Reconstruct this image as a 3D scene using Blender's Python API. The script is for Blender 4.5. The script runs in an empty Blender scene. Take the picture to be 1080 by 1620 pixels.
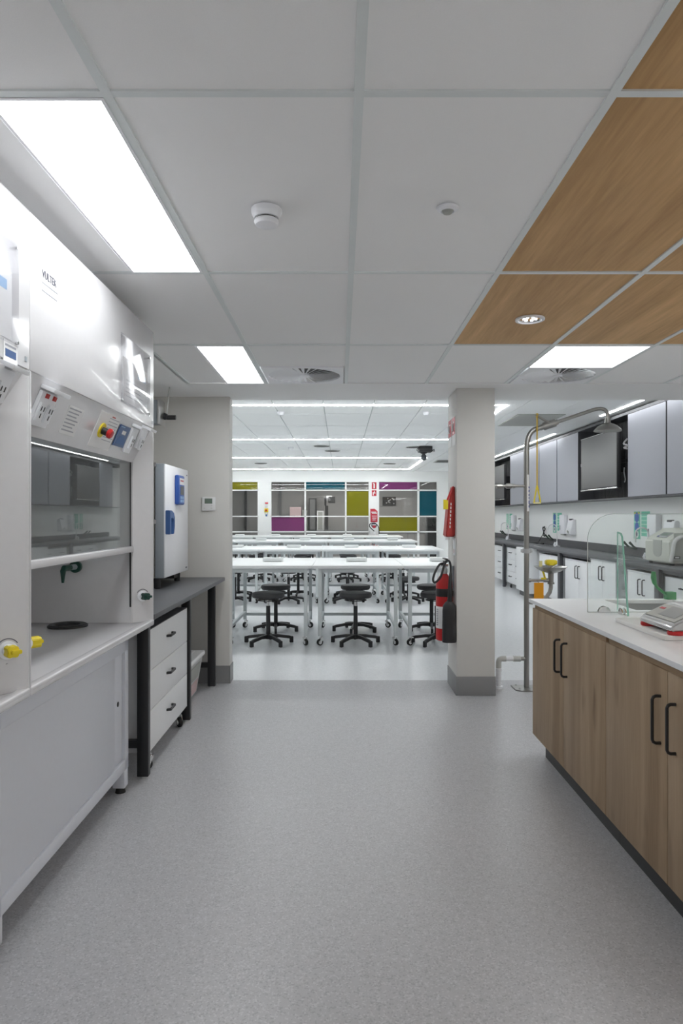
import bpy, bmesh, math, random
from mathutils import Vector, Matrix
random.seed(7)
S = bpy.context.scene
COL = S.collection
PI = math.pi

# ------------------------------------------------------------------ camera
CAMH = 1.412
cam = bpy.data.cameras.new('camera'); co = bpy.data.objects.new('camera', cam); COL.objects.link(co)
co.location = (0, 0, CAMH); co.rotation_euler = (PI/2, 0, 0)
cam.sensor_fit = 'VERTICAL'; cam.sensor_height = 36; cam.sensor_width = 24; cam.lens = 24
cam.shift_x = 2/1620; cam.shift_y = 7/1620; cam.clip_start = .05; cam.clip_end = 100
S.camera = co
S.cycles.max_bounces = 16; S.cycles.diffuse_bounces = 10; S.cycles.glossy_bounces = 6; S.cycles.transparent_max_bounces = 24
# ------------------------------------------------------------------ exposure, world, light levels
S.view_settings.view_transform = 'Standard'; S.view_settings.look = 'None'
S.view_settings.exposure = 1.42; S.view_settings.gamma = 1.0; S.view_settings.use_curve_mapping = False
w = bpy.data.worlds.new('world'); S.world = w; w.use_nodes = True
w.node_tree.nodes['Background'].inputs[0].default_value = (.8, .85, .9, 1)
w.node_tree.nodes['Background'].inputs[1].default_value = .05
E_PANEL = 4.0      # troffer panels in the preparation area
E_STRIP = 16.5     # linear lights over the tables
E_WALLSTRIP = 6.5  # linear lights along the wall cupboards
E_BACK = 4.0       # panel in the room behind the glazing

# ------------------------------------------------------------------ materials
MATS = {}
def new_mat(name):
    m = bpy.data.materials.new(name); m.use_nodes = True
    nt = m.node_tree; b = nt.nodes['Principled BSDF']
    return m, nt, b
def mat(name, col, rough=.5, metal=0., coat=0., noise=0., nscale=40., spec=.5, bump=0., bscale=200.):
    if name in MATS: return MATS[name]
    m, nt, b = new_mat(name)
    c = (*col, 1) if len(col) == 3 else col
    b.inputs['Base Color'].default_value = c
    b.inputs['Roughness'].default_value = rough; b.inputs['Metallic'].default_value = metal
    b.inputs['Coat Weight'].default_value = coat; b.inputs['Coat Roughness'].default_value = .04
    b.inputs['Specular IOR Level'].default_value = spec
    tc = nt.nodes.new('ShaderNodeTexCoord')
    n = nt.nodes.new('ShaderNodeTexNoise'); n.inputs['Scale'].default_value = nscale; n.inputs['Detail'].default_value = 3
    nt.links.new(tc.outputs['Object'], n.inputs['Vector'])
    r = nt.nodes.new('ShaderNodeMapRange')
    k = noise or .02
    r.inputs['To Min'].default_value = 1-k; r.inputs['To Max'].default_value = 1+k
    nt.links.new(n.outputs['Fac'], r.inputs['Value'])
    mx = nt.nodes.new('ShaderNodeMix'); mx.data_type = 'RGBA'; mx.blend_type = 'MULTIPLY'; mx.inputs['Factor'].default_value = 1
    mx.inputs[6].default_value = c
    nt.links.new(r.outputs['Result'], mx.inputs[7]); nt.links.new(mx.outputs[2], b.inputs['Base Color'])
    if bump:
        n2 = nt.nodes.new('ShaderNodeTexNoise'); n2.inputs['Scale'].default_value = bscale; n2.inputs['Detail'].default_value = 2
        nt.links.new(tc.outputs['Object'], n2.inputs['Vector'])
        bp = nt.nodes.new('ShaderNodeBump'); bp.inputs['Strength'].default_value = bump; bp.inputs['Distance'].default_value = .01
        nt.links.new(n2.outputs['Fac'], bp.inputs['Height']); nt.links.new(bp.outputs['Normal'], b.inputs['Normal'])
    MATS[name] = m; return m
def emit(name, col, s):
    m, nt, b = new_mat(name); nt.nodes.remove(b)
    e = nt.nodes.new('ShaderNodeEmission'); e.inputs[0].default_value = (*col, 1); e.inputs[1].default_value = s
    nt.links.new(e.outputs[0], nt.nodes['Material Output'].inputs[0]); MATS[name] = m; return m
def glass(name, tint=(1, 1, 1), ior=1.5, diffuse=None, dfac=0., grough=0.):
    m, nt, b = new_mat(name); nt.nodes.remove(b)
    N = nt.nodes.new; L = nt.links.new
    g = N('ShaderNodeNewGeometry'); io = N('ShaderNodeMix'); io.data_type = 'FLOAT'
    io.inputs[2].default_value = ior; io.inputs[3].default_value = 1/ior
    L(g.outputs['Backfacing'], io.inputs[0])
    f = N('ShaderNodeFresnel'); L(io.outputs[0], f.inputs['IOR'])
    t = N('ShaderNodeBsdfTransparent'); t.inputs[0].default_value = (*tint, 1)
    base = t.outputs[0]
    if diffuse:
        d = N('ShaderNodeBsdfDiffuse'); d.inputs[0].default_value = (*diffuse, 1)
        mm = N('ShaderNodeMixShader'); mm.inputs[0].default_value = dfac; L(base, mm.inputs[1]); L(d.outputs[0], mm.inputs[2]); base = mm.outputs[0]
    gl = N('ShaderNodeBsdfGlossy'); gl.inputs['Roughness'].default_value = grough
    mx = N('ShaderNodeMixShader'); L(f.outputs[0], mx.inputs[0]); L(base, mx.inputs[1]); L(gl.outputs[0], mx.inputs[2])
    L(mx.outputs[0], nt.nodes['Material Output'].inputs[0]); MATS[name] = m; return m
def wood(name, dark, light, axis, scale=1., rough=.45, knots=.0):
    m, nt, b = new_mat(name); N = nt.nodes.new; L = nt.links.new
    tc = N('ShaderNodeTexCoord'); mp = N('ShaderNodeMapping')
    s = [7*scale]*3; s[axis] = .45*scale
    mp.inputs['Scale'].default_value = s; L(tc.outputs['Object'], mp.inputs['Vector'])
    n1 = N('ShaderNodeTexNoise'); n1.inputs['Scale'].default_value = 1.1; n1.inputs['Detail'].default_value = 5; n1.inputs['Distortion'].default_value = .6
    n2 = N('ShaderNodeTexNoise'); n2.inputs['Scale'].default_value = 14; n2.inputs['Detail'].default_value = 6
    L(mp.outputs[0], n1.inputs['Vector']); L(mp.outputs[0], n2.inputs['Vector'])
    a = N('ShaderNodeMath'); a.operation = 'MULTIPLY_ADD'; a.inputs[1].default_value = .35
    L(n2.outputs['Fac'], a.inputs[0]); L(n1.outputs['Fac'], a.inputs[2])
    cr = N('ShaderNodeValToRGB'); cr.color_ramp.elements[0].position = .42; cr.color_ramp.elements[1].position = .92
    cr.color_ramp.elements[0].color = (*dark, 1); cr.color_ramp.elements[1].color = (*light, 1)
    L(a.outputs[0], cr.inputs[0])
    out = cr.outputs[0]
    if knots:
        mp2 = N('ShaderNodeMapping'); s2 = [5.]*3; s2[axis] = 1.6; mp2.inputs['Scale'].default_value = s2; L(tc.outputs['Object'], mp2.inputs['Vector'])
        n3 = N('ShaderNodeTexNoise'); n3.inputs['Scale'].default_value = 1.6; n3.inputs['Detail'].default_value = 2; L(mp2.outputs[0], n3.inputs['Vector'])
        c3 = N('ShaderNodeValToRGB'); c3.color_ramp.elements[0].position = .62; c3.color_ramp.elements[1].position = .78
        c3.color_ramp.elements[0].color = (0, 0, 0, 1); c3.color_ramp.elements[1].color = (knots,)*3 + (1,)
        L(n3.outputs['Fac'], c3.inputs[0])
        mx = N('ShaderNodeMix'); mx.data_type = 'RGBA'; mx.inputs[7].default_value = (dark[0]*.55, dark[1]*.5, dark[2]*.48, 1)
        L(c3.outputs[0], mx.inputs[0]); L(out, mx.inputs[6]); out = mx.outputs[2]
    L(out, b.inputs['Base Color']); b.inputs['Roughness'].default_value = rough; b.inputs['Specular IOR Level'].default_value = .25
    MATS[name] = m; return m
def vinyl(name, base, fleck_d, fleck_l, rough):
    m, nt, b = new_mat(name); N = nt.nodes.new; L = nt.links.new
    tc = N('ShaderNodeTexCoord')
    v = N('ShaderNodeTexVoronoi'); v.inputs['Scale'].default_value = 190; L(tc.outputs['Object'], v.inputs['Vector'])
    cr = N('ShaderNodeValToRGB'); cr.color_ramp.interpolation = 'CONSTANT'
    e = cr.color_ramp.elements; e[0].position = 0; e[0].color = (*fleck_d, 1); e[1].position = .14; e[1].color = (*base, 1)
    x = e.new(.84); x.color = (*fleck_l, 1)
    sp = N('ShaderNodeSeparateColor'); L(v.outputs['Color'], sp.inputs[0]); L(sp.outputs[0], cr.inputs[0])
    n = N('ShaderNodeTexNoise'); n.inputs['Scale'].default_value = 30; n.inputs['Detail'].default_value = 4; L(tc.outputs['Object'], n.inputs['Vector'])
    mr = N('ShaderNodeMapRange'); mr.inputs['To Min'].default_value = .9; mr.inputs['To Max'].default_value = 1.1; L(n.outputs['Fac'], mr.inputs['Value'])
    mx = N('ShaderNodeMix'); mx.data_type = 'RGBA'; mx.blend_type = 'MULTIPLY'; mx.inputs['Factor'].default_value = 1
    L(cr.outputs[0], mx.inputs[6]); L(mr.outputs[0], mx.inputs[7]); L(mx.outputs[2], b.inputs['Base Color'])
    b.inputs['Roughness'].default_value = rough; b.inputs['Specular IOR Level'].default_value = .45
    MATS[name] = m; return m
def brushed(name, col, rough, axis=2):
    m, nt, b = new_mat(name); N = nt.nodes.new; L = nt.links.new
    tc = N('ShaderNodeTexCoord'); mp = N('ShaderNodeMapping'); s = [90.]*3; s[axis] = 2; mp.inputs['Scale'].default_value = s
    n = N('ShaderNodeTexNoise'); n.inputs['Scale'].default_value = 3; L(tc.outputs['Object'], mp.inputs[0]); L(mp.outputs[0], n.inputs['Vector'])
    r = N('ShaderNodeMapRange'); r.inputs['To Min'].default_value = rough*.8; r.inputs['To Max'].default_value = rough*1.2; L(n.outputs['Fac'], r.inputs['Value'])
    L(r.outputs[0], b.inputs['Roughness']); b.inputs['Base Color'].default_value = (*col, 1); b.inputs['Metallic'].default_value = 1
    MATS[name] = m; return m

M = MATS
mat('wall_paint', (.65, .637, .61), .6, noise=.015)
mat('white_wall', (.86, .87, .86), .6, noise=.015)
mat('ceiling_white', (.93, .93, .93), .75, noise=.03, nscale=300, bump=.05, bscale=400)
mat('far_ceiling_white', (.94, .95, .95), .75, noise=.02, nscale=300)
mat('plaster', (.88, .88, .88), .7)
mat('grid_metal', (.76, .80, .80), .5)
mat('far_grid', (.52, .55, .55), .6)
mat('dark_gap', (.12, .12, .12), .8)
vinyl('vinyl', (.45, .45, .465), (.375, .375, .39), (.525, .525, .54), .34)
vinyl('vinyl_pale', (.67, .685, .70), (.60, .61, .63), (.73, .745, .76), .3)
mat('skirting', (.25, .25, .255), .45)
mat('hood_white', (.66, .655, .67), .25, coat=.18)
mat('hood_liner', (.62, .62, .64), .4)
mat('base_white', (.68, .70, .755), .4)
mat('white_lam', (.80, .81, .82), .4)
mat('table_white', (.88, .90, .90), .3)
mat('table_metal', (.66, .70, .71), .45)
mat('white_plastic', (.86, .87, .90), .35)
mat('black_metal', (.018, .018, .02), .4)
mat('black_plastic', (.02, .02, .022), .45)
mat('seat_vinyl', (.045, .045, .048), .55, noise=.08, bump=.1, bscale=300)
mat('rubber', (.015, .015, .015), .6)
mat('bench_grey', (.115, .118, .127), .4)
mat('bench_edge', (.07, .072, .078), .5)
mat('steel_post', (.08, .082, .09), .5)
mat('cupboard_grey', (.335, .345, .385), .45)
mat('cupboard_trim', (.09, .092, .10), .5)
mat('niche_dark', (.035, .035, .04), .5)
mat('chrome', (.75, .75, .75), .15, metal=1.)
brushed('stainless', (.36, .355, .34), .34, 2)
brushed('sink_steel', (.62, .62, .62), .3, 0)
mat('screen_dark', (.075, .075, .075), .30, spec=.45)
mat('yellow', (.80, .64, .02), .4)
mat('rope_yellow', (.70, .46, .04), .6)
mat('pale_yellow', (.80, .74, .35), .5)
mat('orange', (.72, .30, .0), .6)
mat('red', (.52, .018, .02), .35)
mat('red_cloth', (.45, .035, .03), .55)
mat('sign_red', (.50, .03, .05), .45)
mat('blue', (.035, .11, .42), .4)
mat('blue_dark', (.05, .13, .33), .45)
mat('blue_panel', (.05, .11, .27), .35)
mat('pale_blue', (.30, .48, .72), .45)
mat('lcd', (.16, .21, .17), .3)
mat('lcd_dark', (.05, .06, .07), .3)
mat('green', (.02, .22, .06), .4)
mat('dark_green', (.012, .06, .045), .4)
mat('mint', (.16, .55, .40), .5)
mat('mint_pale', (.42, .72, .58), .5)
mat('olive_green', (.03, .05, .035), .45)
mat('paper', (.80, .80, .80), .6)
mat('ink', (.10, .10, .13), .6)
mat('ink_soft', (.38, .39, .43), .6)
mat('navy_ink', (.03, .05, .28), .6)
mat('quartz', (.80, .81, .83), .3)
mat('marble', (.80, .79, .77), .25, noise=.05, nscale=12)
wood('oak_door', (.25, .170, .103), (.43, .315, .205), 2, 1., .5, .8)
wood('oak_rail', (.27, .185, .11), (.42, .30, .20), 1, 1., .5)
wood('ceiling_oak', (.36, .205, .08), (.72, .455, .215), 1, .8, .5)
mat('plinth_black', (.02, .02, .02), .4)
mat('machine_beige', (.60, .61, .55), .4)
mat('machine_grey', (.42, .43, .40), .4)
mat('scale_grey', (.52, .53, .54), .25, coat=.4)
mat('display_grey', (.30, .31, .31), .3)
mat('pvc_grey', (.55, .56, .54), .45)
mat('speaker_grey', (.33, .37, .41), .4)
mat('tub_clear', (.62, .63, .63), .3)
mat('pink_label', (.66, .50, .50), .5)
mat('back_wall_grey', (.42, .41, .40), .7)
mat('back_dark', (.06, .06, .06), .6)
mat('back_mid', (.20, .20, .20), .6)
glass('clear_glass')
glass('screen_glass', (.975, .993, .985))
glass('sash_glass', (.86, .88, .87), 1.62)
glass('pane_clear', (.78, .79, .79), 1.5)
glass('pane_purple', (.55, .20, .47), 1.45, (.30, .075, .24), .55)
glass('pane_teal', (.09, .33, .41), 1.4, (.02, .14, .19), .6)
glass('pane_olive', (.55, .53, .10), 1.45, (.30, .29, .02), .6)
glass('green_edge', (.62, .90, .80), 1.5, (.45, .78, .66), .5)
glass('pale_edge', (.84, .90, .88), 1.5, (.55, .62, .60), .4)
glass('acrylic', (.95, .95, .96), 1.3, grough=.10)
emit('panel_light', (.965, .99, 1), E_PANEL)
emit('strip_light', (.97, .99, 1), E_STRIP)
emit('wall_strip_light', (.97, .99, 1), E_WALLSTRIP)
emit('back_light', (1, .98, .95), E_BACK)
emit('lamp_led', (.85, .9, 1), 2.)

# ------------------------------------------------------------------ mesh helpers
class MB:
    """Collects shapes (world coordinates) and links them as one mesh object."""
    def __init__(s): s.bm = bmesh.new(); s.mats = []; s.mi = 0
    def use(s, m):
        if m not in s.mats: s.mats.append(m)
        s.mi = s.mats.index(m); return s
    def _add(s, t):
        bmesh.ops.recalc_face_normals(t, faces=t.faces)
        for f in t.faces: f.material_index = s.mi
        me = bpy.data.meshes.new('tmp'); t.to_mesh(me); t.free()
        s.bm.from_mesh(me); bpy.data.meshes.remove(me); return s
    def box(s, x0, x1, y0, y1, z0, z1, bev=0., seg=2, mx=None):
        t = bmesh.new(); bmesh.ops.create_cube(t, size=1)
        for v in t.verts: v.co = Vector(((x0+x1)/2+v.co.x*(x1-x0), (y0+y1)/2+v.co.y*(y1-y0), (z0+z1)/2+v.co.z*(z1-z0)))
        if bev: bmesh.ops.bevel(t, geom=t.edges[:], offset=bev, segments=seg, affect='EDGES', profile=.5)
        if mx is not None: bmesh.ops.transform(t, matrix=mx, verts=t.verts)
        return s._add(t)
    def cyl(s, p0, p1, r0, r1=None, seg=16, bev=0.):
        p0 = Vector(p0); p1 = Vector(p1); r1 = r0 if r1 is None else r1; d = p1-p0
        t = bmesh.new(); bmesh.ops.create_cone(t, cap_ends=True, segments=seg, radius1=r0, radius2=r1, depth=d.length)
        if bev: bmesh.ops.bevel(t, geom=[e for e in t.edges if any(len(f.verts) > 4 for f in e.link_faces)], offset=bev, segments=2, affect='EDGES')
        q = Vector((0, 0, 1)).rotation_difference(d.normalized()).to_matrix().to_4x4()
        bmesh.ops.transform(t, matrix=Matrix.Translation((p0+p1)/2) @ q, verts=t.verts)
        return s._add(t)
    def lathe(s, c, prof, seg=24, axis=(0, 0, 1), sx=1., sy=1.):
        t = bmesh.new(); rings = []
        for r, h in prof:
            if r < 1e-6: rings.append([t.verts.new((0, 0, h))])
            else: rings.append([t.verts.new((sx*r*math.cos(2*PI*k/seg), sy*r*math.sin(2*PI*k/seg), h)) for k in range(seg)])
        for a, b in zip(rings, rings[1:]):
            for k in range(seg):
                k2 = (k+1) % seg
                if len(a) == 1 and len(b) == 1: continue
                if len(a) == 1: t.faces.new((a[0], b[k], b[k2]))
                elif len(b) == 1: t.faces.new((a[k], a[k2], b[0]))
                else: t.faces.new((a[k], a[k2], b[k2], b[k]))
        q = Vector((0, 0, 1)).rotation_difference(Vector(axis).normalized()).to_matrix().to_4x4()
        bmesh.ops.transform(t, matrix=Matrix.Translation(c) @ q, verts=t.verts)
        return s._add(t)
    def tube(s, pts, r, seg=10, closed=False, rs=None):
        P = [Vector(p) for p in pts]; n = len(P); t = bmesh.new(); rings = []; up = None
        for i, p in enumerate(P):
            a = P[(i-1) % n] if (i or closed) else P[0]; b = P[(i+1) % n] if (i < n-1 or closed) else P[-1]
            d = (b-a).normalized()
            if up is None: up = d.orthogonal().normalized()
            up = (up - d*up.dot(d)).normalized(); sd = d.cross(up); rr = rs[i] if rs else r
            rings.append([t.verts.new(p + rr*(math.cos(2*PI*k/seg)*up + math.sin(2*PI*k/seg)*sd)) for k in range(seg)])
        prs = list(zip(rings, rings[1:])) + ([(rings[-1], rings[0])] if closed else [])
        for a, b in prs:
            for k in range(seg): t.faces.new((a[k], a[(k+1) % seg], b[(k+1) % seg], b[k]))
        if not closed: t.faces.new(rings[0]); t.faces.new(rings[-1])
        return s._add(t)
    def prism(s, pts, vec, bev=0., seg=2):
        t = bmesh.new(); v = [t.verts.new(p) for p in pts]; f = t.faces.new(v)
        r = bmesh.ops.extrude_face_region(t, geom=[f]); nv = [x for x in r['geom'] if isinstance(x, bmesh.types.BMVert)]
        bmesh.ops.translate(t, vec=Vector(vec), verts=nv)
        if bev: bmesh.ops.bevel(t, geom=t.edges[:], offset=bev, segments=seg, affect='EDGES')
        return s._add(t)
    def text(s, txt, size, origin, right, up, depth=.0006, align='LEFT', xs=1.):
        cu = bpy.data.curves.new('t', 'FONT'); cu.body = txt; cu.size = size; cu.align_x = align; cu.extrude = depth; cu.resolution_u = 2
        ob = bpy.data.objects.new('t', cu); COL.objects.link(ob)
        dg = bpy.context.evaluated_depsgraph_get(); me = bpy.data.meshes.new_from_object(ob.evaluated_get(dg))
        R = Vector(right).normalized(); U = Vector(up).normalized(); N = R.cross(U)
        mx = Matrix(((R.x*xs, U.x, N.x, origin[0]), (R.y*xs, U.y, N.y, origin[1]), (R.z*xs, U.z, N.z, origin[2]), (0, 0, 0, 1)))
        t = bmesh.new(); t.from_mesh(me); bmesh.ops.transform(t, matrix=mx, verts=t.verts)
        bpy.data.objects.remove(ob); bpy.data.curves.remove(cu); bpy.data.meshes.remove(me)
        return s._add(t)
    def build(s, name, m=None, parent=None, off=None):
        me = bpy.data.meshes.new(name)
        if off is None and parent is not None:
            off = Vector((0, 0, 0)); q = parent
            while q is not None: off = off + q.location; q = q.parent
        if off is not None:
            for v in s.bm.verts: v.co -= Vector(off)
        for f in s.bm.faces: f.smooth = True
        s.bm.to_mesh(me); s.bm.free()
        try: me.set_sharp_from_angle(angle=math.radians(35))
        except Exception: pass
        for x in (s.mats or [m]): me.materials.append(M[x])
        o = bpy.data.objects.new(name, me); COL.objects.link(o)
        if parent is not None: o.parent = parent
        return o

def thing(name, label, cat, loc=(0, 0, 0), group=None):
    o = bpy.data.objects.new(name, None); COL.objects.link(o); o.location = loc; o.empty_display_size = .1
    o['label'] = label; o['category'] = cat
    if group: o['group'] = group
    return o
def single(mb, name, m, label, cat, loc, group=None):
    o = mb.build(name, m, None, off=loc); o.location = loc
    o['label'] = label; o['category'] = cat
    if group: o['group'] = group
    return o
def struct(mb, name, m=None, parent=None):
    o = mb.build(name, m, parent); o['kind'] = 'structure'; return o
def bx(*a, m=None, bev=0.):
    q = MB()
    if m: q.use(m)
    return q.box(*a, bev=bev)
def copy_tree(o, parent=None, delta=None):
    c = o.copy(); COL.objects.link(c)
    if parent is not None: c.parent = parent
    for ch in KIDS(o): copy_tree(ch, c)
    return c
def KIDS(o): return [x for x in bpy.data.objects if x.parent == o]
def dup(root, loc, label, group=None):
    c = copy_tree(root); c.location = loc; c['label'] = label
    if group: c['group'] = group
    return c
def arc(c, r, a0, a1, n, u, v):
    u = Vector(u); v = Vector(v); c = Vector(c)
    return [c + r*(math.cos(a0+(a1-a0)*i/n)*u + math.sin(a0+(a1-a0)*i/n)*v) for i in range(n+1)]

# ================================================================== SETTING
CE = 2.424; CF = 2.752; YB = 5.205; YS = 5.94; XL = -1.70; XR = 3.86; YW = 5.776; YFAR = 20.2; XFL = -4.6; YR = -2.6
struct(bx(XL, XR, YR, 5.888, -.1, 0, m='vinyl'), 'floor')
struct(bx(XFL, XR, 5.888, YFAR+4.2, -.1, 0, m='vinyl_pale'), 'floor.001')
struct(bx(XL-.12, XL, YR, YW, 0, 2.9, m='wall_paint'), 'wall_left')
struct(bx(XL-.12, -.935, YW, 5.926, 0, 2.9, m='wall_paint', bev=.003), 'wall_partition')
struct(bx(XR, XR+.12, YR, YFAR, 0, 2.9, m='white_wall'), 'wall_right')
struct(bx(XL-.12, XR+.12, YR-.12, YR, 0, 2.9, m='wall_paint'), 'wall_rear')
struct(bx(XFL-.12, XFL, 5.926, YFAR, 0, 2.9, m='white_wall'), 'wall_far_left')
struct(bx(XFL-.12, XL-.12, 5.8, 5.926, 0, 2.9, m='white_wall'), 'wall_far_front')
q = MB().use('skirting'); q.box(XL, -.933, YW-.006, YW, 0, .15).box(-.936, -.929, YW-.006, 5.932, 0, .15)
struct(q, 'baseboard_partition')
# preparation-area ceiling: lay-in tiles on exposed bars
XS = [-1.16, -.56, .045, .655, 1.26, 1.865, 2.47, 3.075, 3.68]
YS_ = [5.205, 4.04, 2.843, 1.6375, .44, -.76, -1.96]
g = .007
tiles = MB().use('ceiling_white'); woods = []
for j in range(len(YS_)-1):
    y1, y0 = YS_[j], YS_[j+1]
    for i in range(len(XS)-1):
        x0, x1 = XS[i], XS[i+1]
        if j == 5 and i == 4: continue
        if i == 7 and j in (2, 4): continue
        if j >= 1 and i >= 3: woods.append((x0, x1, y0, y1)); continue
        yy0, yy1, xx0, xx1 = y0, y1, x0, x1
        if i == 0 and j in (0, 2, 5): xx1 = -.863
        if j == 0 and i in (1, 4): yy1 = 4.64
        if j == 0 and i == 4: continue
        tiles.box(xx0+g, xx1-g, yy0+g, yy1-g, CE+.006, CE+.025)
ceil = struct(tiles, 'ceiling')
for a in woods:
    o = bx(a[0]+g, a[1]-g, a[2]+g, a[3]-g, CE+.006, CE+.025, m='ceiling_oak').build('wood_panel', None, ceil); o['kind'] = 'structure'
gr = MB().use('grid_metal')
for x in XS: gr.box(x-.012, x+.012, -1.96, 5.205, CE, CE+.03)
for y in YS_[1:]: gr.box(-1.16, 3.68, y-.012, y+.012, CE+.0005, CE+.03)
struct(gr, 'ceiling_grid', None, ceil)
pl = MB().use('plaster')
pl.box(XL, -1.165, YR, 5.205, CE, CE+.06); pl.box(3.685, XR, YR, 5.205, CE, CE+.06); pl.box(-1.165, 3.685, YR, -1.97, CE, CE+.06)
pl.box(XL-.12, XR, 5.205, YS, CE, CE+.40)
struct(MB().use('plaster').box(XL, XR, YR, 5.205, CE+.12, CE+.2), 'ceiling_slab')
struct(pl, 'ceiling_bulkhead', None)
# far ceiling
FX = [XFL+.0] + [-4.4+.6*k for k in range(13)]; FX = [x for x in FX if x < 3.3]
FY = [5.94, 6.55, 7.72, 8.92, 10.08, 11.24, 12.48, 13.7, 14.95, 16.2, 17.4, 18.6, 19.9]
ft = MB().use('far_ceiling_white')
for a, b in zip(FX, FX[1:]):
    for c, d in zip(FY, FY[1:]): ft.box(a+.006, b-.006, c+.006, d-.006, CF, CF+.02)
ft.box(FX[-1], XR, 5.94, YFAR, CF, CF+.02); ft.box(XFL, FX[-1], 19.9, YFAR, CF, CF+.02)
fc = struct(ft, 'ceiling.001')
fb = MB().use('far_grid').box(XFL, XR, 5.94, YFAR+4.2, CF+.012, CF+.1); struct(fb, 'ceiling_grid', None, fc)
# column
CX0, CX1, CY0, CY1 = .917, 1.219, 5.383, 5.80
struct(bx(CX0, CX1, CY0, CY1, 0, CE, m='wall_paint', bev=.004), 'wall_column')
struct(bx(CX0-.006, CX1+.006, CY0-.006, CY1+.006, 0, .15, m='skirting', bev=.002), 'baseboard_column')
# far glazed wall
k = YFAR/1080
def fx(px): return (px-538)*k
def fz(py): return CAMH-(py-817)*k
Yw = YFAR
ZT, ZB = fz(762), .12
wl = MB().use('white_wall')
wl.box(XFL, XR, Yw, Yw+.12, ZT, 2.9); wl.box(XFL, XR, Yw, Yw+.12, 0, ZB)
for a, b in ((XFL, fx(340)), (fx(408.5), fx(427.5)), (fx(584), fx(598)), (fx(692), XR)): wl.box(a, b, Yw, Yw+.12, ZB, ZT)
struct(wl, 'wall_far')
rows = [(762, 774.6), (776.4, 816.0), (817.7, 840.3), (842.3, 881.0)]
groups = [
    ([(340, 407.4)], [['o'], ['c'], ['c'], ['c']]),
    ([(429, 481.3), (483.7, 545.6), (548, 583)], [['c', 't', 'c'], ['c', 'c', 'o'], ['p', 'c', 'c'], ['c', 'c', 'c']]),
    ([(599.4, 660), (663.2, 690.6)], [['p', 'c'], ['c', 't'], ['o', 'c'], ['c', 'c']])]
pm = {'o': 'pane_olive', 'c': 'pane_clear', 't': 'pane_teal', 'p': 'pane_purple'}
wn = 0
for cols, rr in groups:
    wn += 1
    f = MB().use('white_wall'); x0 = fx(cols[0][0])-.03; x1 = fx(cols[-1][1])+.03
    f.box(x0, fx(cols[0][0]), Yw-.01, Yw+.10, ZB, ZT); f.box(fx(cols[-1][1]), x1, Yw-.01, Yw+.10, ZB, ZT)
    for (a, b), (c, d) in zip(cols, cols[1:]): f.box(fx(b), fx(c), Yw-.01, Yw+.10, ZB, ZT)
    for (a, b), (c, d) in zip(rows, rows[1:]): f.box(x0, x1, Yw-.01, Yw+.10, fz(c), fz(b))
    f.box(x0, x1, Yw-.01, Yw+.10, ZT-.008, ZT+.012); f.box(x0, x1, Yw-.01, Yw+.1, ZB, fz(rows[-1][1]))
    win = struct(f, 'window_%d' % wn)
    for ci, (a, b) in enumerate(cols):
        for ri, (c, d) in enumerate(rows):
            p = bx(fx(a)+.002, fx(b)-.002, Yw+.03, Yw+.038, fz(d)+.002, fz(c)-.01, m=pm[rr[ri][ci]]).build('pane', None, win); p['kind'] = 'structure'
# room behind the glazing
br = MB().use('back_wall_grey'); br.box(XFL, XR, Yw+4.0, Yw+4.1, 0, 2.9); br.box(XFL-.1, XFL, Yw+.12, Yw+4.1, 0, 2.9); br.box(XR, XR+.1, Yw, Yw+4.1, 0, 2.9)
struct(br, 'wall_beyond')
struct(MB().use('back_wall_grey').box(XFL, XR, Yw+.12, Yw+4.0, 2.7, 2.76), 'ceiling_beyond')
# ================================================================== LUMINAIRES
def troffer(x0, x1, y0, y1, label):
    t = thing('ceiling_light', label, 'ceiling light', ((x0+x1)/2, (y0+y1)/2, CE), 'recessed ceiling light panels')
    f = MB().use('white_plastic'); e = .009
    f.box(x0, x0+e, y0, y1, CE-.002, CE+.03).box(x1-e, x1, y0, y1, CE-.002, CE+.03).box(x0+e, x1-e, y0, y0+e, CE-.002, CE+.03).box(x0+e, x1-e, y1-e, y1, CE-.002, CE+.03)
    f.build('frame', None, t)
    bx(x0+e, x1-e, y0+e, y1-e, CE+.004, CE+.012, m='panel_light').build('diffuser', None, t)
troffer(-.862, -.572, 1.65, 2.832, 'long bright ceiling panel above the white fume hoods')
troffer(-.862, -.572, 4.052, 5.196, 'short-looking bright ceiling panel beside the round vent, before the pale wall')
troffer(1.272, 1.853, 4.052, 4.632, 'square bright ceiling panel beside the wood ceiling tiles')
troffer(-.862, -.572, -1.95, -.772, 'added long fill-light panel behind the viewpoint over the passage')  # unseen panel, added to fill the preparation area with light from behind
troffer(1.272, 1.853, -1.95, -.772, 'added wide fill-light panel behind the viewpoint over the island side')  # second added panel behind the camera, out of view, for fill
troffer(3.09, 3.67, 1.65, 2.832, 'added wide fill-light panel in the wood ceiling beyond the island')  # unseen panel added on this side to brighten the hoods and drawers
troffer(3.09, 3.67, -.75, .43, 'added wide fill-light panel in the wood ceiling by the side wall behind the viewpoint')  # another added fill panel, outside the view
def strip(o, name, mname, a, b, wd=.037, h=.008, z=CF):
    (xa, ya), (xb, yb) = a, b
    if abs(xa-xb) > abs(ya-yb): q = bx(min(xa, xb), max(xa, xb), ya-wd/2, ya+wd/2, z-h, z-.002, m=mname)
    else: q = bx(xa-wd/2, xa+wd/2, min(ya, yb), max(ya, yb), z-h, z-.002, m=mname)
    return q.build(name, None, o)
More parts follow.
